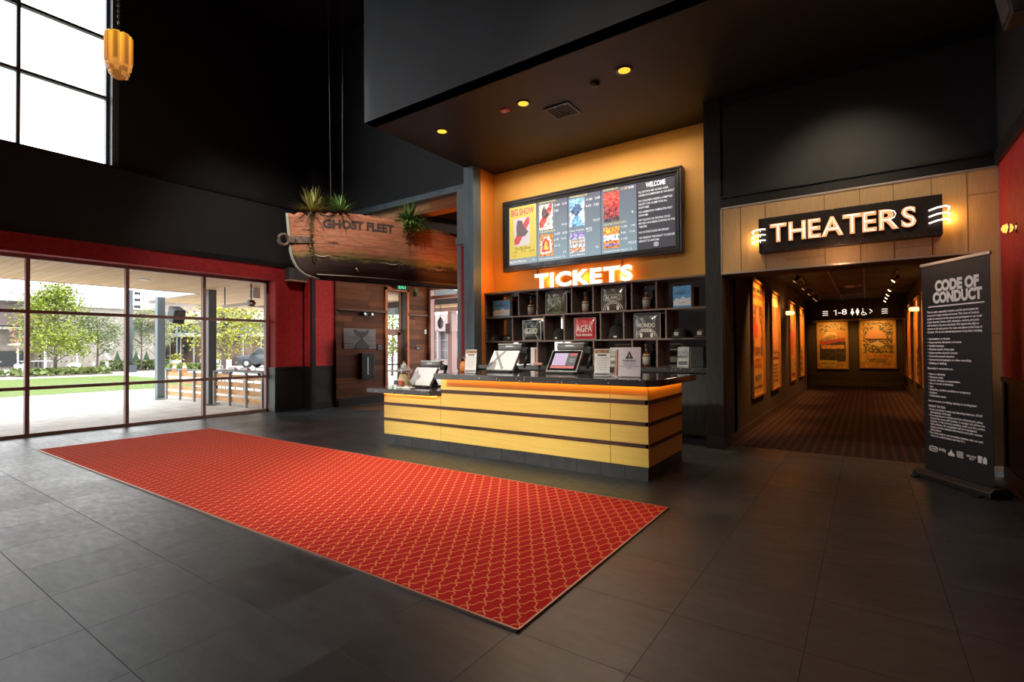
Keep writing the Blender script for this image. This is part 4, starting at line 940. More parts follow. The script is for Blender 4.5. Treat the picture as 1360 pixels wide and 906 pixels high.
MB().hexa([(-.04, -.16, -.16), (.12, -.12, -.16), (.12, .12, -.16), (-.04, .16, -.16), (-.10, -.16, .2), (.12, -.12, .2), (.12, .12, .2), (-.10, .16, .2)]).build('cabinet', P('speaker_grey', (.03, .03, .03), .5), t, local=True, bevel=.01)
MB().box(.10, .175, -.04, .04, -.04, .08).build('bracket', BLKP, t, local=True)
MB().hexa([(-.05, -.13, -.13), (-.046, -.13, -.13), (-.046, .13, -.13), (-.05, .13, -.13), (-.103, -.13, .17), (-.099, -.13, .17), (-.099, .13, .17), (-.103, .13, .17)]).build('grille', P('speaker_mesh', (.05, .05, .05), .7), t, local=True)
t = thing('wall_sconce', 'amber oval wall light on the red right wall, cut by the picture edge', 'light', (1.17, 6.62, 2.50))
MB().lathe([(.05, -.006), (.05, .006)], n=16).xf(Matrix.Rotation(PI/2, 4, 'Y')).build('backplate', CHROME, t, local=True)
MB().lathe([(.0, -.05), (.04, -.035), (.055, 0), (.04, .035), (0, .05)], n=16).xf(Matrix.Translation((-.06, 0, 0)) @ Matrix.Diagonal((.8, 1.3, .9, 1))).build('globe', E('amber_globe', (1, .5, .08), 1.6), t, local=True)
MB().tube([(-.06, .07*math.cos(a), .045*math.sin(a)) for a in [2*PI*k/18 for k in range(18)]], .008, 6, True).build('ring', CHROME, t, local=True)

# ------------------------------------------------------------------ corridor posters, sconces, tracks
FRP = P('amber_wood_frame', (.42, .20, .055), .45, noise=.15, nscale=15)
pal = {k: P('poster_'+k, c, .5) for k, c in {'ink': (.05, .035, .03), 'red': (.55, .06, .03), 'cream': (.68, .52, .28), 'orange': (.62, .26, .06), 'gold': (.66, .44, .10), 'skin': (.68, .30, .13), 'brown': (.22, .10, .04), 'teal': (.10, .14, .12), 'plum': (.25, .05, .06)}.items()}
def mk_poster(name_label, loc, rz, w, h, base, parts, group='framed film posters in the hall'):
    """faces local -y; origin at the foot centre"""
    t = thing('framed_poster', name_label, 'poster', loc, rz, group); f = .045
    MB().box(-w/2, w/2, -.045, 0, h-f, h).box(-w/2, w/2, -.045, 0, 0, f).box(-w/2, -w/2+f, -.045, 0, f, h-f).box(w/2-f, w/2, -.045, 0, f, h-f).build('frame', FRP, t, local=True, bevel=.006)
    pr = MB().box(-w/2+f, w/2-f, -.012, -.004, f, h-f).build('print', base, t, local=True)
    W, Hh = w-2*f, h-2*f; k = 0
    for it in parts:
        k += 1
        if it[0] == 'p': MB().prism([((u-.5)*W, f+v*Hh) for u, v in it[1]], -.013-.0012*k, -.0125-.0012*k).build('picture_shape', pal[it[2]], pr, local=True)
        elif it[0] == 'n': MB().box((it[1]-.5)*W, (it[2]-.5)*W, -.0128-.0012*k, -.0125-.0012*k, f+it[3]*Hh, f+it[4]*Hh).build('picture_area', it[5], pr, local=True)
        else: text(it[1], it[4]*Hh, pal[it[5]], parent=pr, M=FY((it[2]-.5)*W, -.0135-.0012*k, f+it[3]*Hh), fit=it[6]*W if len(it) > 6 else None, local=True, offset=.003)
    return t
def body(cx, w, b, t_): return [(cx-w, b), (cx+w, b), (cx+w*1.1, b+(t_-b)*.55), (cx+w*.4, b+(t_-b)*.72), (cx+w*.42, b+(t_-b)*.92), (cx+w*.2, t_), (cx-w*.2, t_), (cx-w*.42, b+(t_-b)*.92), (cx-w*.4, b+(t_-b)*.72), (cx-w*1.1, b+(t_-b)*.55)]
BASEG = P('poster_gold_base', (.60, .30, .055), .5, noise=.4, nscale=9); BASEC = P('poster_cream_base', (.62, .38, .13), .5, noise=.4, nscale=9)
mot = lambda i, c: poster_mat('poster_mottle_%d' % i, c, 13, i)
A1 = mot(1, [(.62, .30, .08), (.10, .05, .03), (.55, .08, .03), (.62, .40, .12)]); A2 = mot(2, [(.60, .25, .06), (.42, .12, .04), (.66, .42, .14)]); A3 = mot(3, [(.05, .05, .035), (.60, .34, .08), (.10, .10, .05), (.62, .40, .14)])
A4 = mot(4, [(.04, .03, .025), (.08, .06, .03), (.30, .14, .05)]); A5 = mot(5, [(.60, .16, .04), (.66, .40, .10), (.50, .07, .03)])
P1 = [('n', .02, .98, .34, .80, A1), ('p', body(.5, .28, .42, .78), 'orange'), ('p', body(.3, .16, .50, .70), 'red'), ('t', 'THE GREAT', .5, .93, .05, 'ink', .8), ('t', 'NIGHT AHEAD', .5, .875, .05, 'red', .85), ('t', 'A STORY', .5, .30, .045, 'red', .5), ('t', 'IN COLOR', .5, .255, .05, 'red', .6), ('t', 'NOW', .5, .14, .09, 'teal', .5), ('t', 'with a cast of thousands', .5, .07, .025, 'brown', .7)]
P2 = [('n', .06, .94, .38, .97, A2), ('p', body(.5, .3, .40, .84), 'skin'), ('p', [(.1, .86), (.9, .86), (.8, .95), (.2, .95)], 'cream'), ('p', [(.04, .30), (.96, .30), (.96, .375), (.04, .375)], 'plum'), ('t', 'THE HOUR', .5, .337, .05, 'cream', .75)] + [('t', s, .5, .24-.04*i, .028, 'brown', .6) for i, s in enumerate(('a motion picture', 'told in five acts', 'of mystery', 'and romance', 'and thunder'))]
P3 = [('n', .05, .95, .30, .95, A5), ('p', body(.45, .26, .32, .80), 'red'), ('p', [(.1, .70), (.9, .78), (.9, .92), (.1, .88)], 'orange'), ('n', .06, .94, .12, .27, A3), ('t', 'STORM', .5, .06, .06, 'plum', .8)]
P4 = [('n', .05, .95, .45, .95, A5), ('p', body(.5, .3, .46, .85), 'orange')] + [('p', body(.5, .14, .06+.09*i, .14+.09*i), 'ink') for i in range(4)] + [('t', 'RUN', .5, .90, .05, 'plum', .6)]
w_, h_ = 1.22, 2.05
LX, RX = -1.6, 1.02
L1 = mk_poster('tall framed orange film poster on the hall left wall, nearest the entrance', (LX+.002, 9.93, .52), PI/2, w_, h_, BASEG, P1)
mk_poster('tall framed film poster on the hall left wall, second from the entrance', (LX+.002, 12.05, .50), PI/2, w_, h_, BASEC, P2)
mk_poster('tall framed film poster behind the left wall lamp, third from the entrance', (LX+.002, 15.05, .50), PI/2, w_, h_, BASEG, P3)
mk_poster('tall framed film poster at the far end of the hall left wall', (LX+.002, 17.3, .50), PI/2, w_, h_, BASEG, P4)
dup(L1, (RX-.002, 13.3, .50), -PI/2, 'tall framed film poster on the hall right wall, half hidden by the banner stand')
mk_poster('tall framed film poster just beyond the right wall lamp of the hall', (RX-.002, 15.55, .50), -PI/2, w_, h_, BASEC, P4)
mk_poster('tall framed film poster on the hall right wall, third from the entrance', (RX-.002, 17.9, .48), -PI/2, w_, h_, BASEG, P3)
mk_poster('tall dim framed film poster on the hall right wall, last before the end wall', (RX-.002, 20.1, .46), -PI/2, w_, h_, BASEC, P2)
mk_poster('left framed film poster of the two on the hall end wall, red slanted title', (-1.01, YE-.002, .56), 0, .98, 1.74, BASEG,
  [('n', .05, .95, .14, .96, A4), ('n', .05, .95, .58, .96, A3), ('p', [(.05, .62), (.5, .70), (.95, .66), (.95, .80), (.6, .86), (.05, .74)], 'orange'), ('p', [(.15, .66), (.45, .74), (.7, .70), (.6, .78), (.3, .79)], 'cream'), ('p', [(.06, .50), (.95, .60), (.95, .67), (.06, .57)], 'red'), ('n', .12, .9, .42, .50, A5), ('p', [(.06, .03), (.62, .03), (.66, .16), (.06, .17)], 'gold'), ('t', 'STORMFRONT', .5, .585, .075, 'plum', .8), ('t', 'starring a fine company', .34, .10, .035, 'brown', .5)])
mk_poster('right framed film poster of the two on the hall end wall, bare-chested figure', (.32, YE-.002, .60), 0, 1.06, 1.72, P('poster_amber', (.62, .32, .06), .5, noise=.4, nscale=8),
  [('n', .08, .94, .30, .95, poster_mat('poster_mottle_6', [(.68, .40, .10), (.07, .05, .03), (.62, .34, .08), (.20, .10, .04)], 12, 6)), ('p', [(.2, .62), (.78, .60), (.7, .74), (.55, .80), (.56, .88), (.46, .92), (.38, .87), (.38, .80), (.22, .76), (.12, .66)], 'skin'), ('p', [(.14, .585), (.86, .58), (.86, .61), (.14, .615)], 'ink'), ('p', [(.25, .50), (.5, .56), (.72, .48), (.6, .44), (.4, .47)], 'cream'), ('t', 'THE SEA HORNET', .53, .24, .065, 'red', .78), ('t', 'ADVENTURE ON THE HIGH TIDE', .5, .17, .03, 'ink', .6), ('t', 'SEE IT ON THE BIG SCREEN', .5, .13, .03, 'ink', .5)])
GLB = E('sconce_glass', (1.0, .60, .20), 3.0)
def mk_sconce(loc, sx, label):
    t = thing('hall_sconce', label, 'light', loc, 0, 'wall lamps in the hall')
    MB().box(0, sx*.03, -.07, .07, -.17, .17).build('backplate', P('sconce_bronze', (.18, .10, .06), .35, metal=.7), t, local=True, bevel=.006)
    for z in (-.12, 0, .12): MB().box(sx*.03, sx*.10, -.09, .09, z-.012, z+.012).build('bracket_ring', CHROME, t, local=True)
    MB().lathe([(.0, .0), (.07, .02), (.075, .06), (.075, .22), (.06, .27), (.03, .30), (0, .305)], n=18).xf(Matrix.Rotation(sx*PI/2, 4, 'Y') @ Matrix.Translation((0, 0, .08))).build('glass_shade', GLB, t, local=True)
    t.scale = (.62, .62, .62)
    return t
mk_sconce((LX, 13.5, 2.18), 1, 'glowing capsule wall lamp on the hall left wall')
mk_sconce((RX, 14.3, 2.20), -1, 'glowing capsule wall lamp on the hall right wall')
def mk_track(x, y0, y1, ys, aim, label):
    t = thing('track_light', label, 'light', (x, (y0+y1)/2, 2.9), 0, 'track lights on the hall ceiling')
    MB().box(x-.018, x+.018, y0, y1, 2.885, 2.918).build('rail', P('track_grey', (.14, .11, .09), .4), t)
    for y in ys:
        h = MB().lathe([(.0, -.07), (.035, -.07), (.045, .07), (.03, .075), (0, .06)], n=14).xf(Matrix.Translation((x, y, 2.80)) @ Matrix.Rotation(aim*.75, 4, 'Y') @ Matrix.Rotation(PI, 4, 'X')).build('spot_head', P('track_head', (.10, .085, .075), .35), t)
        MB().tube([(x, y, 2.89), (x, y, 2.83)], .012, 6).build('stem', P('track_head', (.10, .085, .075), .35), h)
        MB().lathe([(.0, -.012), (.03, -.006), (.045, .004), (0, .004)], n=14).xf(Matrix.Translation((x, y, 2.80)) @ Matrix.Rotation(aim*.75, 4, 'Y') @ Matrix.Translation((0, 0, -.074))).build('lamp', E('track_lamp', (1.0, .62, .28), 9.0 if x > 0 else .5), h)
    return t
mk_track(.53, 12.6, 19.6, (13.3, 15.5, 16.9, 18.0, 19.2), 1, 'ceiling track with lit spot heads along the right side of the hall')
mk_track(-1.16, 12.0, 18.6, (12.05, 13.8, 15.3, 16.8, 17.6), 1, 'ceiling track of spot heads along the left side of the hall')
t = thing('hall_vent', 'pale slotted air vent on the hall ceiling', 'vent', (-.30, 15.6, 2.918))
for k in range(3): MB().box(-.12, .06, -.3+.22*k, -.22+.22*k, -.012, 0).build('slot', P('vent_pale', (.62, .45, .34), .4), t, local=True)
MB().box(-.16, .26, -.36, .30, -.004, 0).build('plate', P('vent_dark', (.06, .04, .03), .5), t, local=True); MB().box(.14, .22, -.30, -.24, -.012, 0).build('small_slot', P('vent_pale', (.62, .45, .34), .4), t, local=True)
# ------------------------------------------------------------------ roll-up banner
A_, B_ = Vector((.50, 7.00, 0)), Vector((.945, 6.36, 0))
xd = (B_-A_).normalized(); W_ = (B_-A_).length; nb = Vector((xd.y, -xd.x, 0))          # faces the room
bn = thing('code_of_conduct_banner', 'tall black roll-up banner stand printed CODE OF CONDUCT beside the theater entrance', 'banner', tuple((A_+B_)/2), math.atan2(xd.y, xd.x))
BNM = P('banner_print', (.018, .018, .021), .42, noise=.2, nscale=1.5)
HB = 2.245
pg = MB().box(-W_/2, W_/2, -.002, .002, .09, HB).build('printed_sheet', BNM, bn, local=True)
MB().box(-W_/2-.01, W_/2+.01, -.014, .014, HB-.01, HB+.022).build('top_rail', P('silver_rail', (.55, .53, .52), .3, metal=.7), bn, local=True, bevel=.004)
MB().prism([(-.10, .0), (.12, .0), (.12, .05), (.07, .09), (-.05, .09), (-.10, .05)], -W_/2-.06, W_/2+.06, 'x').build('base', BLKP, bn, local=True, bevel=.008)
for s in (-1, 1): MB().box(s*(W_/2-.02)-.03, s*(W_/2-.02)+.03, -.16, .20, 0, .018).build('foot', BLKP, bn, local=True, bevel=.004)
MB().tube([(0, .05, .08), (0, .035, HB)], .012, 8).build('pole', P('pole_grey', (.25, .25, .26), .35, metal=.6), bn, local=True)
BT = lambda x, z: FY(x, -.0045, z)
for s, z in (('CODE OF', 2.005), ('CONDUCT', 1.885)): text(s, .145, WHT_INK, parent=pg, M=BT(.03, z), fit=.56 if s[1] == 'O' and s[2] == 'N' else .50, offset=.009, local=True)
MB().box(-.31, .33, -.004, -.002, 1.795, 1.808).build('rule_line', WHT_INK, pg, local=True)
para = ['This is a safe, respectful, inclusive, and fun environment for', 'everyone to enjoy movies and events. This Code of Conduct', 'applies to everyone at the venue and participants in our social', 'media channels. Guests, staff, volunteers, vendors, and press', 'will be held to the same standards. We reserve the right to', 'remove or bar any person who does not adhere to the Code of', 'Conduct. We do not tolerate harassment of any kind, including:']
for i, s in enumerate(para): text(s, .029, WHT_INK, parent=pg, M=BT(-.325, 1.745-.0348*i), align='LEFT', fit=.63 if i in (2, 5, 6) else .60, local=True, offset=.0012)
z = 1.465
for s in ('Intimidation or threats', 'Inappropriate disruption of events', 'Hateful language', 'Physical assault of any type', 'Inappropriate physical contact', 'Unwanted sexual attention', 'Unwanted photography or video recording', 'Bullying or stalking'):
    text('\u2022 ' + s, .028, WHT_INK, parent=pg, M=BT(-.325, z), align='LEFT', local=True, offset=.0011); z -= .0362
text('Especially in connection to:', .028, WHT_INK, parent=pg, M=BT(-.33, z-.018), align='LEFT', local=True, offset=.0011); z -= .078
for s in ('Race or ethnicity', 'National origin', 'Gender identity or presentation', 'Sex or sexual orientation', 'Age', 'Disability, medical condition or pregnancy', 'Religion', 'Citizenship status'):
    text('\u2022 ' + s, .028, WHT_INK, parent=pg, M=BT(-.325, z), align='LEFT', local=True, offset=.0011); z -= .0324
text('And of course, no talking, texting or arriving late!', .028, WHT_INK, parent=pg, M=BT(-.33, z-.022), align='LEFT', local=True, offset=.0011); z -= .078
text('WHAT TO DO', .032, WHT_INK, parent=pg, M=BT(-.33, z), align='LEFT', local=True, offset=.0015); z -= .033
for s in ('\u2022 If you are asked to stop any harassing behavior, STOP', '   immediately. Seriously.', '\u2022 If you experience or witness any form of harassment, please', '   contact the venue staff member. A manager will address the', '   situation. To file a formal complaint, email us at the conduct', '   desk address. All complaints will be investigated,', '   please provide detailed information and your contact', '   information.', '\u2022 If you feel unsafe in your immediate situation, alert our staff,', '   move to a safe location and dial 911.'):
    text(s, .0275, WHT_INK, parent=pg, M=BT(-.33, z), align='LEFT', local=True, offset=.0011, fit=.62 if len(s) > 57 else None); z -= .0305
zl = .315
lg = MB().tube([(-.275+.052*math.copysign(abs(math.cos(a))**.5, math.cos(a)), -.005, zl+.024*math.copysign(abs(math.sin(a))**.7, math.sin(a))) for a in [2*PI*k/20 for k in range(20)]], .005, 6, True).build('logo', WHT_INK, pg, local=True)
text('ALAMO', .03, WHT_INK, name='logo', parent=pg, M=BT(-.275, zl), fit=.075, local=True, offset=.001)
text('Arthy', .045, WHT_INK, name='logo', parent=pg, M=BT(-.165, zl+.01), fit=.09, local=True, offset=.0015)
MB().prism([(-.095, zl-.03), (-.025, zl-.03), (-.025, zl-.005), (-.045, zl+.005), (-.06, zl+.035), (-.075, zl+.005), (-.095, zl-.005)], -.006, -.003).build('logo', WHT_INK, pg, local=True)
for j, s in enumerate(('FANTASTIC', 'FILM FEST', 'TEXAS')): text(s, .024, WHT_INK, name='logo', parent=pg, M=BT(.04, zl+.025-.022*j), fit=.075, local=True, offset=.001)
for j, s in enumerate(('BIRTH MOVIES', 'DEATH')): text(s, .026, WHT_INK, name='logo', parent=pg, M=BT(.165, zl+.01-.024*j), fit=.10 if j == 0 else .05, local=True, offset=.001)
MB().prism([(.235, zl-.03), (.27, zl-.03), (.278, zl+.035), (.232, zl+.035)], -.006, -.003).prism([(.285, zl-.03), (.325, zl-.03), (.325, zl+.015), (.305, zl+.038), (.285, zl+.015)], -.006, -.003).build('logo', WHT_INK, pg, local=True)

# ------------------------------------------------------------------ the boat
HULL = hull_mat()
PO = (-8.375, 5.10)
BA = math.radians(90-18.6)
bt = thing('ghost_fleet_boat', 'weathered wooden boat lettered GHOST FLEET hanging on cables over the vestibule opening', 'boat', (PO[0], PO[1], 0), BA)
L_ = 4.7; CY = .50; HBM = .46
def hb(s): 
    u = min(1, max(0, s/1.7)); return HBM*(1-(1-u)**2.2)*(1 - .12*max(0, (s-2.8)/1.9)) + .012
def ztop(s):
    pts = [(0, 3.93), (.83, 4.0), (1.64, 4.02), (2.61, 3.955), (3.46, 3.89), (4.7, 3.86)]
    for (a, za), (b, zb) in zip(pts, pts[1:]):
        if s <= b: return za + (zb-za)*(s-a)/(b-a)
    return 3.86
def stem(v):      # v 0 top .. 1 keel: where the stem stands
    pts = [(0, .12), (.6, .18), (.72, .22), (.82, .28), (.90, .36), (.96, .48), (1, .70)]
    for (a, sa), (b, sb) in zip(pts, pts[1:]):
        if v <= b: return sa + (sb-sa)*(v-a)/(b-a)
    return .70
rng = random.Random(3)
NS, NV = 60, 16
jag = [.012*rng.uniform(-1, 1) + (.03 if rng.random() < .08 else 0) for _ in range(NS+1)]
def hullpt(i, j, side):
    v = j/NV; s0 = stem(v); s = s0 + (L_-s0)*(i/NS)**1.15
    z = ztop(s) - jag[i]*(j == 0) - v*(ztop(s)-2.775)
    w = hb(s - s0*.8)*(1 - .80*max(0, (v-.30)/.70)**2.6)
    return (s, CY - side*w, z)
def hull(side):
    m = MB(); m.smooth = True; vs = [hullpt(i, j, side) for i in range(NS+1) for j in range(NV+1)]; fs = []
    for i in range(NS):
        for j in range(NV): a = i*(NV+1)+j; fs.append((a, a+NV+1, a+NV+2, a+1))
    m.add(vs, fs); return m
ns_ = hull(1).build('hull_side', HULL, bt, local=True); fs_ = hull(-1).build('hull_side', HULL, bt, local=True)
for o in (ns_, fs_):
    sd = o.modifiers.new('solid', 'SOLIDIFY'); sd.thickness = .03; sd.offset = 0
m = MB(); 
pts = [hullpt(NS, j, 1) for j in range(NV+1)] + [hullpt(NS, j, -1) for j in range(NV, -1, -1)]
m.quad(*pts).build('transom', HULL, bt, local=True)
dk = MB()
for i in range(10, NS):
    a, b_ = hullpt(i, 5, 1), hullpt(i+1, 5, 1); c, d = hullpt(i+1, 5, -1), hullpt(i, 5, -1); dk.quad(a, b_, c, d)
dk.build('inner_deck', P('boat_soil', (.03, .02, .015), .9), bt, local=True)
STEM = P('pale_green_stem', (.42, .42, .36), .6, noise=.35, nscale=6, col2=(.30, .36, .26))
sp = [(stem(v)-.012, CY, ztop(0)+.02 - v*(ztop(0)+.02-2.77)) for v in [k/24 for k in range(25)]]
MB().tube(sp, .034, 8).build('stem_post', STEM, bt, local=True)
MB().tube([(s, CY, 2.775) for s in (.66, 1.5, 2.6, L_)], .028, 8).build('keel', P('dark_keel', (.035, .022, .018), .7), bt, local=True)
sk = MB().tube([tuple(Vector(hullpt(i, NV-1, 1)) + Vector((0, -.012, -.01))) for i in range(4, NS+1)], .012, 6).build('keel_strip', P('pale_worn_edge', (.26, .24, .20), .7), bt, local=True)
RUST = P('rusty_iron', (.10, .065, .048), .65, metal=.35, noise=.6, nscale=18, bump=.4, bscale=50)
y03 = CY - hb(.25)
rg = MB().tube([(.04+.088*math.cos(a), CY-.02, 3.44+.10*math.sin(a)) for a in [2*PI*k/24 for k in range(24)]], .034, 10, True).build('mooring_ring', RUST, bt, local=True)
pl = MB().hexa([(.11, CY-.06, 3.39), (.50, CY-hb(.38)-.03, 3.39), (.50, CY-hb(.38)-.005, 3.39), (.11, CY-.0, 3.39), (.11, CY-.06, 3.52), (.50, CY-hb(.38)-.03, 3.52), (.50, CY-hb(.38)-.005, 3.52), (.11, CY-.0, 3.52)]).build('iron_plate', RUST, bt, local=True, bevel=.006)
for s_, z_ in ((.40, 3.43), (.45, 3.475), (.21, 3.46)): MB().lathe([(.0, .014), (.014, .008), (.018, -.008)], n=8).xf(Matrix.Translation((s_, CY-hb(s_)-.02, z_)) @ Matrix.Rotation(PI/2, 4, 'X')).build('bolt', RUST, pl, local=True)
# stencilled letters follow the curved side
def hull_y(s, z):
    s0 = stem((ztop(s)-z)/(ztop(s)-2.775)); v = (ztop(s)-z)/(ztop(s)-2.775)
    return CY - hb(s-s0*.8)*(1-.80*max(0, (v-.30)/.70)**2.6)
lt = text('GHOST FLEET', .2, P('stencil_paint', (.045, .025, .02), .8), name='stencil_lettering', align='LEFT', offset=.011, fit=1.34)
me = lt.data; xs_ = [v.co.x for v in me.vertices]; ys_ = [v.co.y for v in me.vertices]; x0, y0, y1 = min(xs_), min(ys_), max(ys_)
bm = bmesh.new(); bm.from_mesh(me); bmesh.ops.triangulate(bm, faces=bm.faces)
bmesh.ops.subdivide_edges(bm, edges=[e for e in bm.edges if e.calc_length() > .05], cuts=2); bm.to_mesh(me); bm.free()
for v in me.vertices:
    s = .66 + (v.co.x-x0); z = 3.79 + .02*(s-.66) - .10 + (v.co.y-y0)/(y1-y0)*.175; v.co = (s, hull_y(s, z)-.018-.006*max(0, 1.6-s), z)
lt.parent = bt
for s_, z_, l_ in ((1.75, 3.12, .5), (2.9, 3.10, .35), (.5, 3.17, .35)):
    MB().tube([(s_+l_*k/5, hull_y(s_+l_*k/5, z_)-.015, z_+.02*math.sin(k*1.9)) for k in range(6)], [.006, .012, .014, .012, .010, .005], 6).build('torn_edge', P('pale_splinter', (.30, .26, .20), .8), bt, local=True)
MB().tube([(1.30, hull_y(1.30, 3.0)-.01, 3.0), (1.36, hull_y(1.36, 2.94)-.02, 2.93)], .016, 6).build('peg', P('pale_splinter', (.30, .26, .20), .8), bt, local=True)
Rb = Matrix.Rotation(BA, 4, 'Z')
def bw(s, y, z): p = Rb @ Vector((s, y, z)); return (p.x+PO[0], p.y+PO[1], p.z)
# cables
CBL = P('steel_cable', (.16, .16, .165), .4, metal=.6)
t = tag(MB().tube([bw(.95, .62, 3.75), (-8.28, 5.86, H9)], .009, 6).build('suspension_cable', CBL), 'thin steel cable rising behind the bushy plant to hold the boat', 'cable', 'boat cables')
t = tag(MB().tube([bw(1.05, .25, 3.75), (-8.02, 6.0, H9)], .010, 6).build('suspension_cable', CBL), 'thin steel cable rising right of the bushy plants to hold the boat', 'cable', 'boat cables')
# plants
def leafm(name, c, c2): return P(name, c, .55, noise=.3, nscale=9, col2=c2)
LY = leafm('olive_blade', (.14, .16, .03), (.42, .38, .10)); LGn = leafm('green_blade', (.05, .14, .025), (.20, .36, .08)); LGy = leafm('grey_green_leaf', (.26, .33, .18), (.44, .50, .32))
def tuft(name, label, loc, n, h, spread, mat, seed, droop=.25, cat='plant', trail=0, wd=.011, group=None):
    r = random.Random(seed); t = thing(name, label, cat, loc, 0, group); m = MB()
    for k in range(n):
        a = r.uniform(0, 2*PI); el = r.uniform(.15, 1.0); ll = h*r.uniform(.6, 1.05); w = wd*r.uniform(.7, 1.3)
        d = Vector((math.cos(a)*spread*(1.1-el), math.sin(a)*spread*(1.1-el), el)).normalized(); sd = Vector((-math.sin(a), math.cos(a), 0)); p0 = Vector((math.cos(a), math.sin(a), 0))*r.uniform(0, .06)
        pr = []
        for q_ in range(5):
            u = q_/4; p = p0 + d*ll*u + Vector((d.x*.3, d.y*.3, -1))*droop*ll*u*u*(1.05-el); ww = w*(1-u*.9)
            pr.append((p-sd*ww, p+sd*ww))
        vs = [x for pq in pr for x in pq]; m.add(vs, [(2*i, 2*i+1, 2*i+3, 2*i+2) for i in range(4)])
    m.build('leaves', mat, t, local=True)
    MB().lathe([(.05, -.10), (.07, -.02), (.05, .02), (0, .03)], n=10).build('root_ball', P('root_soil', (.05, .03, .02), .9), t, local=True)
    if trail:
        m = MB(); 
        for k in range(trail):
            a = r.uniform(-.22, .22); ln = r.uniform(.12, .42); p = Vector((a, -.13+r.uniform(-.03, .03), .02))
            for q_ in range(int(ln/.02)):
                c = p + Vector((r.uniform(-.02, .02), -.05+r.uniform(-.02, .02), -.02*q_ + .03)); d = Vector((r.uniform(-1, 1), r.uniform(-1, .2), r.uniform(-1, .3))).normalized()*.055; s_ = d.cross(Vector((0, 0, 1)))*.3
                m.quad(c, c+d*.5+s_, c+d, c+d*.5-s_)
        m.build('trailing_stems', LGn if mat is not LGy else LGy, t, local=True)
    return t
tuft('spiky_plant', 'olive spiky leaved plant at the bow end of the boat', bw(.52, .30, 4.0), 190, .50, 1.25, LY, 5, wd=.013)
tuft('bushy_plant', 'smaller green tufted plant in the boat just right of the spiky one', bw(.98, .16, 4.03), 170, .40, 1.8, LGn, 8, wd=.013)
tb_ = tuft('trailing_fern', 'green fern spilling over the boat side right of the lettering', bw(2.36, .06, 4.02), 260, .50, 1.7, LGn, 11, droop=.8, trail=70, wd=.015)
tb_.rotation_euler.z = BA
r = random.Random(21); t = thing('string_succulent', 'pale green string succulent hanging down the boat side beside the iron plate', 'plant', bw(.45, CY-hb(.42)-.02, 3.98), BA); m = MB()
for q_ in range(150):
    z_ = -.80*r.random(); c = Vector((r.gauss(0, .03)*(1+z_*.4), -.02+r.uniform(-.03, .005), z_ + .02)); d = Vector((r.uniform(-1, 1), r.uniform(-1, .1), r.uniform(-.6, .6))).normalized()*.038; s_ = d.cross(Vector((.2, .3, 1)))*.4
    m.quad(c, c+d*.5+s_, c+d, c+d*.5-s_)
m.build('leaves', LGy, t, local=True); MB().tube([(0, -.01, .02), (.01, -.02, -.4), (0, -.01, -.78)], .005, 5).build('stem', LGn, t, local=True)

# ------------------------------------------------------------------ amber deco pendant
pc = Vector((-9.2, 2.87, 5.53))
pn = thing('pendant_lamp', 'stepped amber glass skyscraper-shaped pendant lamp hanging on a chain by the upper window', 'lamp', tuple(pc), -.5)
AMB = tinted('amber_glass', 0., .66, (.50, .22, .06), (1.0, .50, .05), .75); AMB2 = tinted('amber_glass_dark', 0., .66, (.34, .13, .03), (.75, .30, .03), .6)
MB().lathe([(.10, .02), (.12, .05), (.12, .60), (.10, .62)], n=8, smooth=False).build('glass_core', AMB2, pn, local=True)
MB().lathe([(.06, -.01), (.10, .02), (.10, .07), (.05, .07)], n=8, smooth=False).build('glass_foot', AMB2, pn, local=True)
for k in range(8):
    a = 2*PI*k/8; R4 = Matrix.Rotation(a, 4, 'Z'); lo = .20 if k % 2 == 0 else .15
    f = MB().box(.105, .165, -.046, .046, lo, .645).xf(R4).build('glass_fin', AMB, pn, local=True, bevel=.004)
    MB().box(.163, .178, -.026, .026, lo+.03, .62).xf(R4).build('fin_rib', AMB2, f, local=True, bevel=.003)
    MB().box(.10, .148, -.036, .036, lo-.075, lo).xf(R4).build('lower_step', AMB2 if k % 2 else AMB, f, local=True, bevel=.003)
    MB().box(.09, .128, -.028, .028, lo-.125, lo-.075).xf(R4).build('lowest_step', AMB, f, local=True, bevel=.003)
MB().lathe([(.10, .64), (.10, .66), (.03, .69), (0, .70)], n=16).build('metal_cap', P('dark_bronze', (.05, .04, .03), .4, metal=.7), pn, local=True)
MB().tube([(0, 0, .69), (.02, 0, .76), (.0, 0, .84)], .008, 6).build('hook', CHROME, pn, local=True)
m = MB(); zc = .84; k = 0
while zc < H9 - 5.53:
    ax_ = Vector((1, 0, 0)) if k % 2 else Vector((0, 1, 0)); m.tube([tuple(ax_*.014*math.cos(a) + Vector((0, 0, zc+.028*math.sin(a)))) for a in [2*PI*i/8 for i in range(8)]], .005, 5, True); zc += .044; k += 1
m.build('chain', P('chain_metal', (.35, .33, .29), .3, metal=.8), pn, local=True)

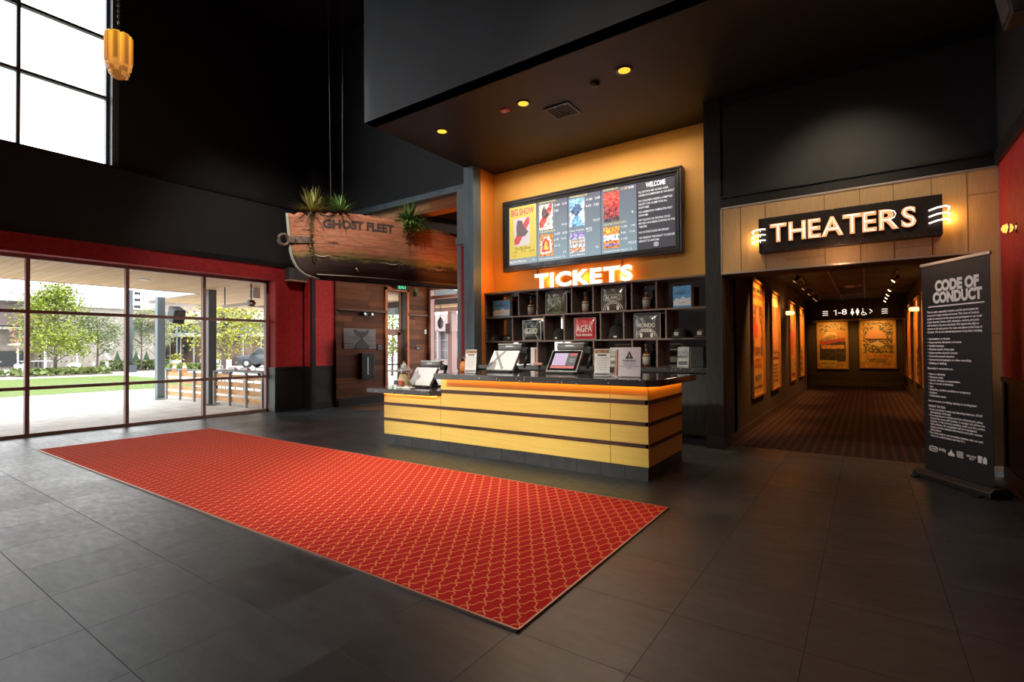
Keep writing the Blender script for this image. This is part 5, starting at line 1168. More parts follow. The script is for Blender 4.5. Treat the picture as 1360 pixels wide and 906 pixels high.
# ------------------------------------------------------------------ vestibule wall things
t = thing('metal_plaque', 'brushed grey plaque with a dark hourglass silhouette on the wood wall', 'sign', (WX+.0, 8.42, 1.42))
MB().box(WX+.0, WX+.02, 7.92, 8.92, 1.42, 1.93).build('plate', P('brushed_plate', (.20, .19, .20), .35, metal=.5, noise=.3, nscale=6, stretch=(1, .2, 4)), t, bevel=.004)
hg = [(8.26, 1.425), (8.70, 1.425), (8.68, 1.50), (8.50, 1.66), (8.50, 1.70), (8.66, 1.80), (8.70, 1.88), (8.66, 1.905), (8.58, 1.86), (8.36, 1.86), (8.28, 1.905), (8.22, 1.88), (8.26, 1.80), (8.44, 1.70), (8.44, 1.66), (8.28, 1.52)]
MB().prism(hg, WX+.02, WX+.026, 'x').build('hourglass_silhouette', P('silhouette', (.02, .02, .022), .5), t)
for y in (7.96, 8.88):
    for z in (1.46, 1.89): MB().lathe([(.0, .008), (.014, .005), (.014, 0)], n=10).xf(Matrix.Translation((WX+.02, y, z)) @ Matrix.Rotation(PI/2, 4, 'Y')).build('screw', CHROME, t)
MB().box(WX+.02, WX+.023, 7.93, 8.2, 1.545, 1.56).build('engraved_line', INK, t)
t = thing('slim_wall_panel', 'tall black wall box with a thin white line on the wood wall under the plaque', 'panel', (WX, 8.6, .65))
MB().box(WX, WX+.09, 8.41, 8.81, .65, 1.31).build('case', BLKP, t, bevel=.008); MB().box(WX+.09, WX+.094, 8.60, 8.615, .75, 1.20).build('white_line', E('white_line', (.7, .7, .7), .6), t); MB().box(WX+.088, WX+.094, 8.785, 8.80, .67, 1.29).build('bright_edge', CHROME, t)
for (y0, y1, z0, z1, lb) in ((8.98, 9.15, 1.37, 1.55, 'small black notice with white lines on the wood wall left of the glass door'), (10.39, 10.55, 1.38, 1.47, 'small black notice on the wood wall right of the glass door')):
    t = thing('wall_notice', lb, 'sign', (WX, (y0+y1)/2, z0)); p = MB().box(WX, WX+.015, y0, y1, z0, z1).build('plate', BLKP, t, bevel=.002)
    for k, s in enumerate(('PUSH', 'TO EXIT') if z1-z0 > .1 else ('PULL',)): text(s, .04 if k == 0 else .03, WHT_INK, parent=p, M=FX(WX+.017, (y0+y1)/2, (z0+z1)/2+.03-.07*k if z1-z0 > .1 else (z0+z1)/2), align='CENTER')
t = thing('emergency_light', 'twin headed emergency light on the rusty ledge of the wood wall', 'light', (WX+.05, 8.60, 2.30))
MB().box(WX, WX+.06, 8.52, 8.70, 2.26, 2.35).build('case', BLKP, t, bevel=.006)
for y in (8.50, 8.73): 
    h = MB().lathe([(.0, -.03), (.035, -.03), (.045, .03), (.0, .03)], n=14).xf(Matrix.Translation((WX+.09, y, 2.31)) @ Matrix.Rotation(PI/2, 4, 'Y')).build('lamp_head', BLKP, t); MB().lathe([(.0, -.002), (.036, 0), (0, .003)], n=12).xf(Matrix.Translation((WX+.122, y, 2.31)) @ Matrix.Rotation(PI/2, 4, 'Y')).build('lens', E('cool_lens', (.8, .8, .85), .7), h)
t = thing('exit_sign', 'small black sign with green EXIT letters above the glass door', 'sign', (WX+.1, 9.72, 3.13))
MB().box(WX+.12, WX+.18, 9.50, 9.90, 3.015, 3.205).build('case', BLKP, t, bevel=.006)
text('EXIT', .17, E('green_exit', (.06, .75, .35), 1.3), parent=t, M=FX(WX+.183, 9.72, 3.11), offset=.004, fit=.29)
MB().tube([(WX+.15, 9.70, 3.20), (WX+.15, 9.70, 4.25)], .012, 6).build('stem', BLKP, t)
tuft('hanging_plant', 'wispy green plant hanging beside the exit sign over the door', (WX+.14, 10.25, 2.98), 30, .30, 1.2, LGn, 31, droop=1.2)
t = thing('switch_plate', 'small pale switch plate on the wood beside the far window', 'switch', (WX, 10.78, 1.9)); MB().box(WX, WX+.012, 10.74, 10.82, 1.84, 1.97).build('plate', WHITE, t); MB().box(WX+.012, WX+.02, 10.77, 10.79, 1.89, 1.92).build('toggle', WHITE, t)
# ------------------------------------------------------------------ outside
def pavers():
    m, t, b = nt('pale_patio_pavers'); x, y, z, v = xyz(t)
    l1, i1 = grid_lines(t, x, .61, .004); l2, i2 = grid_lines(t, y, .61, .004)
    n = noise(t, v, 2.2, 6); c = ramp(t, n, [(.3, (.42, .40, .37)), (.7, (.60, .585, .56))]); c = mix(t, mth(t, 'MULTIPLY', mth(t, 'MAXIMUM', l1, l2), .6), c, (.2, .19, .18)); lk(t, c, b.inputs['Base Color']); b.inputs['Roughness'].default_value = .7
    return m
sbox('ground_patio', pavers(), -22.4, -10.7, -30, 40, -.3, -.03)
lawn = MB().box(-36.5, -22.4, -30, 11.5, -.3, -.02).build('lawn', granular('lawn_grass', (.060, .105, .007), (.125, .18, .018), 9)); lawn['kind'] = 'structure'; lawn['label'] = 'bright mown lawn beyond the patio'
sbox('ground_path', P('pale_paving', (.52, .50, .47), .8, noise=.1), -100, -36.5, -40, 60, -.3, -.03)
sbox('ground_path', P('pale_paving', (.52, .50, .47), .8, noise=.1), -36.5, -22.4, 11.5, 60, -.3, -.03)
# patio roof
WF = P('white_fascia', (.50, .52, .55), .5)
m = MB().box(-15.25, -11.5, -9, 6.65, 3.0, 3.03).box(-18.9, -10.85, 6.65, 9.8, 3.0, 3.03)
struct('ceiling_canopy', m, WOODC)
m = MB().box(-15.25, -11.5, -9, 6.65, 3.03, 3.3).box(-18.9, -10.85, 6.65, 16.5, 3.03, 3.3)
struct('roof_canopy', m, P('roof_top', (.1, .1, .1), .8))
struct('ceiling_canopy', MB().box(-14.6, -10.85, 9.8, 16.5, 3.0, 3.03), WOODC)
m = MB().box(-15.31, -15.25, -9, 6.65, 2.99, 3.31).box(-18.96, -15.25, 6.59, 6.65, 2.99, 3.34).box(-18.96, -18.9, 6.59, 9.86, 2.99, 3.31)
struct('canopy_fascia', m, WF)
GST = P('grey_painted_steel', (.135, .165, .18), .45)
for i, (x, y) in enumerate(((-17.23, 6.42), (-14.18, 6.46))):
    t = thing('canopy_post', ('grey square steel post of the patio roof, at the far end of the wood fence', 'grey square steel post of the patio roof, standing midway along the wood fence')[i], 'post', (x, y, 0), 0, 'patio roof posts')
    MB().box(-.10, .10, -.10, .10, 0, 3.0).build('shaft', GST, t, local=True, bevel=.008); MB().box(-.16, .16, -.16, .16, 0, .02).build('base_plate', GST, t, local=True)
FPG = P('fence_post_grey', (.42, .43, .42), .5)
FW = P('fence_board', (.62, .34, .14), .65, noise=.4, nscale=7, stretch=(.3, 1, 4)); FW2 = P('fence_cap_board', (.14, .075, .05), .5, noise=.3, nscale=8)
def fence(x0, x1, posts, label):
    t = thing('slatted_fence', label, 'fence', ((x0+x1)/2, 6.5, 0), 0, 'wood slat fences on the patio')
    for x in posts: MB().box(x-.03, x+.03, 6.44, 6.50, 0, .86).build('fence_post', FPG, t, bevel=.003)
    for k in range(4): 
        z0 = .10+.19*k; MB().box(x0, x1, 6.50, 6.53, z0, z0+.125).build('board', FW, t, bevel=.004)
    MB().box(x0, x1, 6.44, 6.53, .855, .885).build('top_rail', GST, t)
fence(-16.98, -14.35, (-16.91, -16.02, -15.16, -14.40), 'wood slat fence with grey posts between the two roof posts')
fence(-14.05, -11.6, (-14.0, -13.22, -12.42, -11.67), 'wood slat fence with grey posts nearest the building wall')
t = thing('drink_ledge', 'brown plank ledge on the slat fence nearest the building', 'ledge', (-12.8, 6.6, .9)); MB().box(-13.9, -11.6, 6.535, 6.70, .872, .905).build('plank', FW2, t, bevel=.005)
for x in (-13.5, -12.0): MB().box(x-.02, x+.02, 6.535, 6.68, .79, .872).build('bracket', GST, t)
for x, y, s in ((-13.35, 6.62, .13), (-12.75, 6.62, .14)):
    t = thing('menu_card', ('white folded card lying on the fence ledge beside the grey post', 'white folded card lying on the middle of the fence ledge')[x > -13], 'card', (x, y, .906), .3, 'white cards on the ledge'); MB().hexa([(-s, -.07, 0), (s, -.07, 0), (s, .07, 0), (-s, .07, 0), (-s*.5, -.06, .07), (s*.9, -.06, .07), (s*.9, -.04, .07), (-s*.5, -.04, .07)]).build('folded_card', WHITE, t, local=True); MB().box(-s*.6, s*.6, .03, .05, 0, .05).build('inner_leaf', WHITE, t, local=True)
t = thing('outdoor_speaker', 'black box speaker tilted on the far grey roof post', 'speaker', (-16.5, 6.58, 2.45))
MB().box(-.22, .22, -.16, .14, -.20, .20).xf(Matrix.Rotation(.35, 4, 'Y')).build('cabinet', P('outdoor_black', (.012, .013, .015), .6), t, local=True, bevel=.02); MB().box(-.62, -.15, .0, .06, .06, .12).build('bracket', GST, t, local=True)
MB().box(-.18, .18, -.165, -.155, -.16, .16).xf(Matrix.Rotation(.35, 4, 'Y')).build('grille', P('grille_grey', (.06, .065, .07), .7), t, local=True)
t = thing('patio_heater', 'long grey patio heater bar hung under the wood canopy by the right window edge', 'heater', (-12.62, 6.4, 2.52))
MB().box(-.74, .70, -.05, .05, -.03, .03).build('housing', P('heater_tan', (.34, .26, .19), .4), t, local=True, bevel=.01); MB().box(.52, .62, -.06, .06, -.07, .08).build('bracket', BLKP, t, local=True); MB().box(-.70, -.68, -.01, .01, .03, .48).build('hanger', BLKP, t, local=True); MB().box(.56, .58, -.01, .01, .03, .48).build('hanger', BLKP, t, local=True)
MB().box(-.7, .5, -.035, .035, -.036, -.03).build('element', P('heater_element', (.5, .42, .34), .3), t, local=True)
t = thing('canopy_box', 'white box fixture under the wood canopy beside the window edge', 'fixture', (-12.9, 6.95, 2.82)); MB().box(-.10, .10, -.09, .09, -.08, .18).build('housing', WHITE, t, local=True, bevel=.01); MB().box(-.085, .085, -.095, -.09, -.06, .12).build('front_cover', P('cover_grey', (.5, .5, .52), .5), t, local=True)
for i, (x, y) in enumerate(((-13.2, 4.6), (-13.0, 7.6), (-12.4, 1.15))):
    t = thing('canopy_downlight', ('round recessed lamp in the wood canopy outside the middle panes', 'round recessed lamp in the wood canopy above the slat fence', 'round recessed lamp in the wood canopy outside the leftmost panes')[i], 'light', (x, y, 2.998), 0, 'canopy downlights'); MB().lathe([(.10, 0), (.12, 0), (.12, -.01), (.10, -.008)], n=18).build('ring', WHITE, t, local=True); MB().lathe([(.0, -.002), (.10, -.002), (0, .002)], n=18).build('lens', P('lens_pale', (.6, .58, .52), .3), t, local=True)
t = thing('outdoor_sconce', 'grey lantern box hanging from the canopy outside the leftmost window pane', 'light', (-13.3, .75, 2.75)); MB().box(-.09, .09, -.09, .09, -.12, .10).build('lantern_box', GST, t, local=True); MB().prism([(-.16, .10), (.16, .10), (.05, .2), (-.05, .2)], -.14, .14).build('hood', GST, t, local=True); MB().box(-.012, .012, -.012, .012, .2, .25).build('stem', GST, t, local=True)
t = thing('umbrella_base', 'dark round weighted base on the patio by the leftmost pane', 'stand', (-17.0, 1.02, -.03)); MB().lathe([(.45, 0), (.45, .06), (.15, .12), (.06, .30)], n=24).build('weight', BLKP, t, local=True); MB().tube([(0, 0, .2), (0, 0, 2.6)], .03, 8).build('pole', BLKP, t, local=True)
# trees
BARK = P('grey_bark', (.16, .125, .10), .9, noise=.3, nscale=12)
LF = [P('lime_leaf', (.12, .17, .012), .6, noise=.35, nscale=1.6, col2=(.32, .38, .035)), P('mid_leaf', (.085, .12, .035), .6, noise=.3, nscale=1.5, col2=(.21, .26, .10)), P('pale_leaf', (.24, .26, .13), .6, noise=.3, nscale=1.5, col2=(.42, .40, .22)), P('yellow_leaf', (.24, .25, .01), .6, noise=.3, nscale=1.4, col2=(.45, .43, .035))]
def tree(label, x, y, h, w, mat, seed, zc=.30, n=1500, shape='cone', tr=.07, lf=1., group='trees on the plaza'):
    r = random.Random(seed); t = thing('street_tree', label, 'tree', (x, y, -.03), 0, group)
    m = MB(); m.tube([(0, 0, 0), (.03, .02, h*.35), (-.02, .03, h*.7), (0, 0, h*.93)], [tr, tr*.8, tr*.45, tr*.12], 8)
    cl = []
    for k in range(26):
        f = r.random(); z0 = h*(zc + (1-zc)*f*.88); rad = w/2*({'cone': (1-f)**.6*(.55+.45*min(1, f*4)), 'vase': .35+.65*math.sin(PI*min(1, .25+f*.7)), 'round': math.sin(PI*(.18+.78*f))}[shape]); a = r.uniform(0, 2*PI)
        tip = Vector((rad*math.cos(a)*.8, rad*math.sin(a)*.8, z0)); cl.append((tip, rad)); m.tube([(0, 0, z0-h*.14), tuple(tip)], [tr*.35, tr*.08], 5)
    m.build('trunk', BARK, t, local=True)
    m = MB()
    for k in range(n):
        tip, rad = r.choice(cl); c = tip + Vector((r.gauss(0, 1), r.gauss(0, 1), r.gauss(0, .8)))*w*.105
        d = Vector((r.uniform(-1, 1), r.uniform(-1, 1), r.uniform(-1, 1))).normalized()*w*.034*lf; s_ = d.cross(Vector((r.uniform(-1, 1), r.uniform(-1, 1), 1))).normalized()*w*.022*lf
        m.quad(c-d, c+s_, c+d, c-s_)
    m.build('foliage', mat, t, local=True)
tree('large lime green tree with a pointed crown, biggest one seen through the left panes', -40.5, 9.5, 5.75, 4.1, LF[0], 1, .26, 6500, 'cone', .10, .62)
tree('small grey green vase-shaped tree right of the biggest lime green tree', -41.9, 11.96, 4.05, 2.5, LF[1], 2, .38, 2600, 'vase', lf=.75)
tree('small grey green tree beside the dark lamp pole', -43.5, 15.0, 4.6, 2.2, LF[1], 3, .36, 2600, 'vase', lf=.75)
tree('pale tree just left of the far roof post', -42.6, 15.6, 4.9, 2.2, LF[2], 4, .34, 2600, 'vase', lf=.75)
tree('yellow green tree with spreading crown behind the slat fence', -27.0, 12.9, 3.85, 4.0, LF[3], 5, .50, 2000, 'round', .15, .62)
tree('leafy green tree seen through the glass vestibule door', -21.2, 19.0, 4.6, 3.6, LF[0], 9, .3, 3000, 'round', lf=.6)
tree('bare reddish young tree by the brown building at the left edge', -46.5, 9.6, 4.5, 2.0, P('rust_leaf', (.45, .22, .12), .7), 6, .4, 260, 'vase', .05)
# planting strips
def hedge(label, x0, x1, y0, y1, h, mat, n, seed, nm='low_hedge'):
    r = random.Random(seed); m = MB(); t = thing(nm, label, 'hedge', ((x0+x1)/2, (y0+y1)/2, -.03), 0, 'planting strips')
    for k in range(n):
        c = Vector((r.uniform(x0, x1), r.uniform(y0, y1), -.03 + h*r.random()**.7)); d = Vector((r.uniform(-1, 1), r.uniform(-1, 1), r.uniform(-.4, 1))).normalized()*.16; s_ = d.cross(Vector((r.uniform(-1, 1), r.uniform(-1, 1), .5))).normalized()*.09
        m.quad(c-d, c+s_, c+d, c-s_)
    o = m.build('foliage', mat, t); MB().box(x0, x1, y0, y1, -.03, .05).build('soil', P('bed_soil', (.12, .09, .06), .95), t)
HG = P('hedge_leaf', (.09, .14, .03), .7, noise=.3, nscale=2, col2=(.24, .30, .09)); 
hedge('low green planting under the biggest tree beyond the lawn', -41.6, -39.2, 7.6, 12.0, .42, HG, 900, 1); hedge('low planting bed in front of the mural wall', -45, -43.5, 13.0, 17.5, .75, LF[1], 900, 2); hedge('low planting strip at the left edge beyond the lawn', -43, -40.5, 3, 7.4, .35, HG, 600, 3); hedge('low shrubs behind the fence near the traffic cones', -40.5, -39, 15.0, 18.5, .5, HG, 700, 4)
for i, y in enumerate((14.0, 14.6, 15.2, 15.9)):
    t = thing('cone_shrub', 'dark pointed young conifer in the row before the mural wall', 'shrub', (-46.5, y+.5, -.03), 0, 'row of pointed conifers'); MB().lathe([(.25, .15), (.30, .35), (.2, .8), (.0, 1.5)], n=10).build('foliage', P('conifer', (.03, .06, .025), .9, bump=1., bscale=12), t, local=True); MB().tube([(0, 0, 0), (0, 0, .2)], .04, 6).build('trunk', BARK, t, local=True)
PLN = ((-43.9, 20.2), (-42.5, 19.0), (-42.6, 16.9), (-40.2, 19.4))
for i, (x, y, lb) in enumerate(((-39.5, 7.9, 'pale bollard on the path left of the biggest tree'), (-40.3, 11.3, 'pale bollard on the path right of the biggest tree'), (-40.6, 12.1, 'pale bollard on the path below the vase-shaped tree'))):
    t = thing('path_bollard', lb, 'bollard', (x, y, -.03), 0, 'path bollards'); MB().lathe([(.09, 0), (.09, .75), (.07, .78), (0, .79)], n=14).build('body', P('bollard_grey', (.45, .46, .47), .5), t, local=True); MB().lathe([(.092, .62), (.092, .68)], n=14).build('lamp_band', WHITE, t, local=True)
t = thing('lamp_pole', 'tall dark lamp pole with three small spotlights left of the far roof post', 'pole', (-41.1, 13.55, -.03)); MB().tube([(0, 0, 0), (0, 0, 5.6)], .15, 10).build('shaft', P('pole_dark', (.05, .065, .08), .5), t, local=True); MB().box(-.28, .28, -.28, .28, 0, .5).build('base', P('pole_dark', (.05, .065, .08), .5), t, local=True)
for k in range(3): MB().box(.0, .1, .2, .55, 4.4+.45*k, 4.6+.45*k).build('spotlight', BLKP, t, local=True)
t = thing('banner_pole', 'thin white pole on the path beside the biggest tree', 'pole', (-44.5, 9.95, -.03)); MB().tube([(0, 0, 0), (0, 0, 2.3)], .07, 8).build('shaft', WHITE, t, local=True); MB().lathe([(.16, 0), (.16, .08)], n=12).build('base', WHITE, t, local=True)
# far buildings
def bld(name, label, loc): return thing(name, label, 'building', loc)
b_ = bld('brown_building', 'low brown flat-roofed building with shaded glass front beyond the lawn', (-60, 8, -.03))
MB().box(-66, -58, -14, 12.8, 3.6, 5.6).build('upper_wall', P('brown_cladding', (.16, .125, .12), .7, noise=.2, nscale=2, stretch=(1, 1, 5)), b_); MB().box(-66, -56.6, -14, 12.8, 3.25, 3.45).build('awning', P('awning_grey', (.30, .29, .28), .6), b_); MB().box(-66, -59, -14, 12.8, -.03, 3.3).build('ground_floor_wall', P('beige_wall', (.34, .30, .26), .8, noise=.3, nscale=1.2), b_); MB().box(-67, -57, -14, 12.9, 5.6, 6.0).build('roof', P('pale_roof', (.42, .43, .45), .6), b_)  # ground floor wall is a plain mottled beige
for y in (2.5, 4.9, 7.3, 9.7, 12.1): MB().box(-58.9, -58.7, y-.1, y+.1, -.03, 3.3).build('pier', P('pier_dark', (.08, .08, .085), .6), b_)
for y in (3.1, 5.5, 7.9, 10.3): MB().box(-58.95, -58.85, y, y+1.5, .2, 1.5).build('window', P('dark_pane', (.06, .065, .07), .15), b_)
for i, y in enumerate((5.6, 8.3, 11.2)):
    t = thing('patio_table', ('grey cafe table outside the brown building at the left edge', 'grey cafe table outside the brown building behind the bollard', 'grey cafe table outside the brown building beside the biggest tree')[i], 'table', (-52.5, y, -.03), 0, 'cafe tables beyond the lawn'); MB().box(-.5, .5, -.9, .9, .70, .76).build('table_top', P('table_grey', (.5, .5, .5), .5), t, local=True); MB().box(-.06, .06, -.06, .06, 0, .70).build('leg', BLKP, t, local=True); MB().box(-.3, .3, -.3, .3, 0, .04).build('base', BLKP, t, local=True)
for i, (x, y) in enumerate(((-52.4, 10.15), (-50.6, 13.2), (-51.4, 8.0))):
    t = thing('standing_heater', ('pale mushroom heater outside the brown building at the left', 'pale mushroom heater in front of the mural wall', 'pale mushroom heater behind the left window mullion')[i], 'heater', (x, y, -.03), 0, 'mushroom heaters'); MB().tube([(0, 0, 0), (0, 0, 2.0)], .06, 8).build('pole', P('heater_grey', (.5, .5, .5), .5), t, local=True); MB().lathe([(.55, 1.95), (.5, 2.02), (.0, 2.12)], n=18).build('hood', P('heater_grey', (.5, .5, .5), .5), t, local=True); MB().lathe([(.22, 0), (.22, .5), (.1, .55)], n=14).build('base', P('heater_grey', (.5, .5, .5), .5), t, local=True)
def mural():
    m, t, b = nt('mural_stone'); x, y, z, v = xyz(t)
    n = noise(t, v, .35, 2); k = mth(t, 'LESS_THAN', mth(t, 'ABSOLUTE', mth(t, 'SUBTRACT', mth(t, 'FRACT', mth(t, 'MULTIPLY', n, 5)), .5)), .10); k = mth(t, 'MULTIPLY', k, mth(t, 'LESS_THAN', z, 2.8))
    lk(t, mix(t, mth(t, 'MULTIPLY', k, .6), ramp(t, noise(t, v, 6, 4), [(.3, (.25, .22, .19)), (.7, (.31, .28, .25))]), (.60, .56, .52)), b.inputs['Base Color']); b.inputs['Roughness'].default_value = .9; return m
b_ = bld('stone_building', 'pale stone building with a swirling mural on its wall behind the trees', (-54, 16, -.03))
MB().box(-60, -52, 12.9, 19.4, -.03, 5.0).build('wall', mural(), b_); MB().box(-60.3, -51.8, 12.9, 19.6, 5.0, 5.35).build('parapet', P('pale_cap', (.50, .50, .50), .6), b_); MB().box(-52, -51.85, 17.3, 19.3, 3.1, 3.5).build('dark_band', P('dark_band', (.06, .07, .09), .6), b_)
b_ = bld('curved_building', 'white banded curved building with glass shopfront behind the yellow green tree', (-50, 27, -.03))
def arc(r, z0, z1, th=.3, a0=2.2, a1=5.4, n=26, c=(-56, 31.8)):
    m = MB(); pts = [(c[0]+r*math.cos(a0+(a1-a0)*k/n), c[1]+r*math.sin(a0+(a1-a0)*k/n)) for k in range(n+1)]; p2 = [(c[0]+(r-th)*math.cos(a0+(a1-a0)*k/n), c[1]+(r-th)*math.sin(a0+(a1-a0)*k/n)) for k in range(n+1)]
    for k in range(n): m.hexa([(*pts[k], z0), (*pts[k+1], z0), (*p2[k+1], z0), (*p2[k], z0), (*pts[k], z1), (*pts[k+1], z1), (*p2[k+1], z1), (*p2[k], z1)])
    return m
PW = P('white_render', (.36, .36, .37), .6); GB = P('blue_green_glass', (.16, .22, .23), .12, spec=.8); DG = P('shop_glass', (.055, .055, .058), .15, noise=.6, nscale=.6, col2=(.16, .10, .06))
R_ = 11.0
arc(R_-.3, -.03, 2.7, a0=-1.9, a1=.6).build('shopfront_glass', DG, b_); arc(R_+.35, 2.7, 3.05, 1., a0=-1.9, a1=.6).build('lower_band', PW, b_); arc(R_-.3, 3.05, 3.95, a0=-1.9, a1=.6).build('upper_glass', GB, b_); arc(R_+.5, 3.95, 4.95, 1., a0=-1.9, a1=.6).build('upper_band', PW, b_); arc(R_-.5, 4.95, 6.2, a0=-1.9, a1=.6).build('top_wall', P('salmon_wall', (.42, .33, .29), .7), b_); arc(R_+.3, 6.2, 7.6, 1., a0=-1.9, a1=.6).build('roof_band', PW, b_)
for k in range(18):
    a = -1.85 + 2.4*k/17; x, y = -56 + (R_-.22)*math.cos(a), 31.8 + (R_-.22)*math.sin(a); MB().box(x-.045, x+.045, y-.045, y+.045, -.03, 2.7).build('mullion', PW, b_); MB().box(x-.04, x+.04, y-.04, y+.04, 3.05, 3.95).build('mullion', PW, b_)
text('CUSTOM CLOTHIER', .55, P('red_brown_sign', (.45, .12, .08), .6), parent=b_, M=FR((-45.2, 24.6, 5.4), (.75, .66, 0), (0, 0, 1)), offset=.01)
t = thing('teal_sign', 'small teal hanging sign over the street beside the far roof post', 'sign', (-45.5, 19.0, 5.5)); MB().box(-45.55, -45.45, 18.6, 19.8, 5.3, 5.75).build('board', P('teal', (.03, .45, .46), .5), t); MB().box(-45.52, -45.48, 18.1, 18.2, -.03, 5.9).box(-45.52, -45.48, 18.1, 19.8, 5.75, 5.85).build('post', GST, t)
# car
cr = thing('parked_car', 'dark grey pickup-style car parked beyond the fence at the right end of the windows', 'car', (-40.3, 22.95, -.03), math.radians(214.9))
CARP = P('car_paint', (.055, .065, .08), .2, coat=1., metal=.3)
body_ = [(-2.3, .35), (2.2, .35), (2.3, .55), (2.25, .95), (1.2, 1.08), (.55, 1.62), (-1.0, 1.66), (-1.9, 1.15), (-2.3, 1.05)]
MB().prism(body_, -.9, .9).build('body', CARP, cr, local=True, bevel=.06)
MB().prism([(1.08, 1.10), (.55, 1.55), (-.95, 1.58), (-1.7, 1.15)], -.91, .91).build('side_window', P('car_glass', (.02, .025, .03), .08), cr, local=True)
for x in (-1.45, 1.45):
    for y in (-.82, .82): w = MB().lathe([(.0, -.11), (.25, -.11), (.36, -.09), (.36, .09), (.25, .11), (0, .11)], n=20).xf(Matrix.Translation((x, y, .36)) @ Matrix.Rotation(PI/2, 4, 'X')).build('wheel', P('tyre', (.02, .02, .02), .8), cr, local=True); MB().lathe([(.0, -.125), (.2, -.12), (.21, -.10)], n=12).lathe([(.0, .125), (.2, .12), (.21, .10)], n=12).xf(Matrix.Translation((x, y, .36)) @ Matrix.Rotation(PI/2, 4, 'X')).build('rim', P('rim_grey', (.45, .45, .46), .3, metal=.6), w, local=True)
for s in (-1, 1): MB().box(2.22, 2.32, s*.55-.16, s*.55+.16, .72, .92).build('headlight', WHITE, cr, local=True)
MB().box(2.24, 2.33, -.36, .36, .62, .92).build('grille', P('grille_chrome', (.4, .4, .42), .3, metal=.7), cr, local=True); MB().box(2.2, 2.36, -.9, .9, .38, .56).build('bumper', P('bumper_grey', (.12, .12, .13), .5), cr, local=True)
for i, (x, y) in enumerate(((-35.2, 13.9), (-34.9, 14.35))):
    t = thing('traffic_cone', ('orange traffic cone beyond the fence, left one of the pair', 'orange traffic cone beyond the fence, right one of the pair')[i], 'cone', (x, y, -.03), 0, 'traffic cones'); MB().lathe([(.17, .03), (.04, .70), (.0, .71)], n=16).build('cone', P('cone_orange', (.75, .16, .02), .5), t, local=True); MB().box(-.22, .22, -.22, .22, 0, .035).build('base', P('cone_base', (.6, .13, .02), .5), t, local=True); MB().lathe([(.108, .36), (.080, .50)], n=16).build('white_band', WHITE, t, local=True)
for i, (x, y) in enumerate(PLN):
    t = thing('street_planter', ('pale square planter behind the near fence left of the car', 'pale square planter behind the yellow green tree', 'pale square planter behind the far roof post', 'pale square planter close behind the near fence')[i], 'planter', (x, y, -.03), 0, 'pale planters on the street'); MB().box(-.3, .3, -.3, .3, 0, .75).build('tub', P('planter_grey', (.45, .45, .45), .7), t, local=True, bevel=.02); r = random.Random(i); m = MB()
    for k in range(120):
        c = Vector((r.gauss(0, .2), r.gauss(0, .2), .85+r.uniform(-.1, .35))); d = Vector((r.uniform(-1, 1), r.uniform(-1, 1), r.uniform(-.2, 1))).normalized()*.13; s_ = d.cross(Vector((.3, .2, 1)))*.5; m.quad(c-d, c+s_, c+d, c-s_)
    m.build('foliage', LF[3], t, local=True)
def mk_chair():
    t = thing('cafe_chair', 'pale metal cafe chair outside behind the slat fence', 'chair', (-20.0, 9.2, -.03), .4, 'cafe chairs behind the fence')
    MB().box(-.22, .22, -.22, .22, .44, .47).build('seat', P('chair_pale', (.5, .51, .53), .4, metal=.4), t, local=True)
    for sx in (-1, 1):
        for sy in (-1, 1): MB().tube([(sx*.20, sy*.20, 0), (sx*.18, sy*.18, .45)], .016, 6).build('leg', P('chair_pale', (.5, .51, .53), .4, metal=.4), t, local=True)
    m = MB().tube([(-.2, .21, .45), (-.2, .25, .86), (.2, .25, .86), (.2, .21, .45)], .016, 6); 
    for z in (.58, .70): m.box(-.2, .2, .225, .24, z, z+.05)
    m.build('backrest', P('chair_pale', (.5, .51, .53), .4, metal=.4), t, local=True); return t
ch = mk_chair(); ch['label'] = 'pale metal cafe chair farthest left behind the fence between the posts'
for k, (x, y, a, lb) in enumerate(((-18.6, 8.7, 1.4, 'pale metal cafe chair behind the fence, next to the near roof post'), (-16.4, 8.5, .2, 'pale metal cafe chair behind the fence nearest the building, left one'), (-14.75, 9.4, 2.2, 'pale metal cafe chair behind the fence nearest the building, middle one'), (-13.6, 8.6, -.5, 'pale metal cafe chair behind the fence nearest the building, right one'))): dup(ch, (x, y, -.03), a, lb)
def mk_ptable(x, y, lb):
    t = thing('cafe_table', lb, 'table', (x, y, -.03), 0, 'cafe tables behind the fence'); MB().box(-.4, .4, -.4, .4, .71, .745).build('table_top', P('pale_wood_top', (.42, .30, .2), .5), t, local=True, bevel=.006); MB().tube([(0, 0, .02), (0, 0, .71)], .04, 8).build('pole', BLKP, t, local=True); MB().lathe([(.28, 0), (.26, .03), (.04, .05)], n=16).build('base', BLKP, t, local=True); return t
pt = mk_ptable(-19.3, 9.0, 'square cafe table behind the fence between the roof posts'); dup(pt, (-15.7, 8.7, -.03), label='square cafe table behind the fence nearest the building'); 
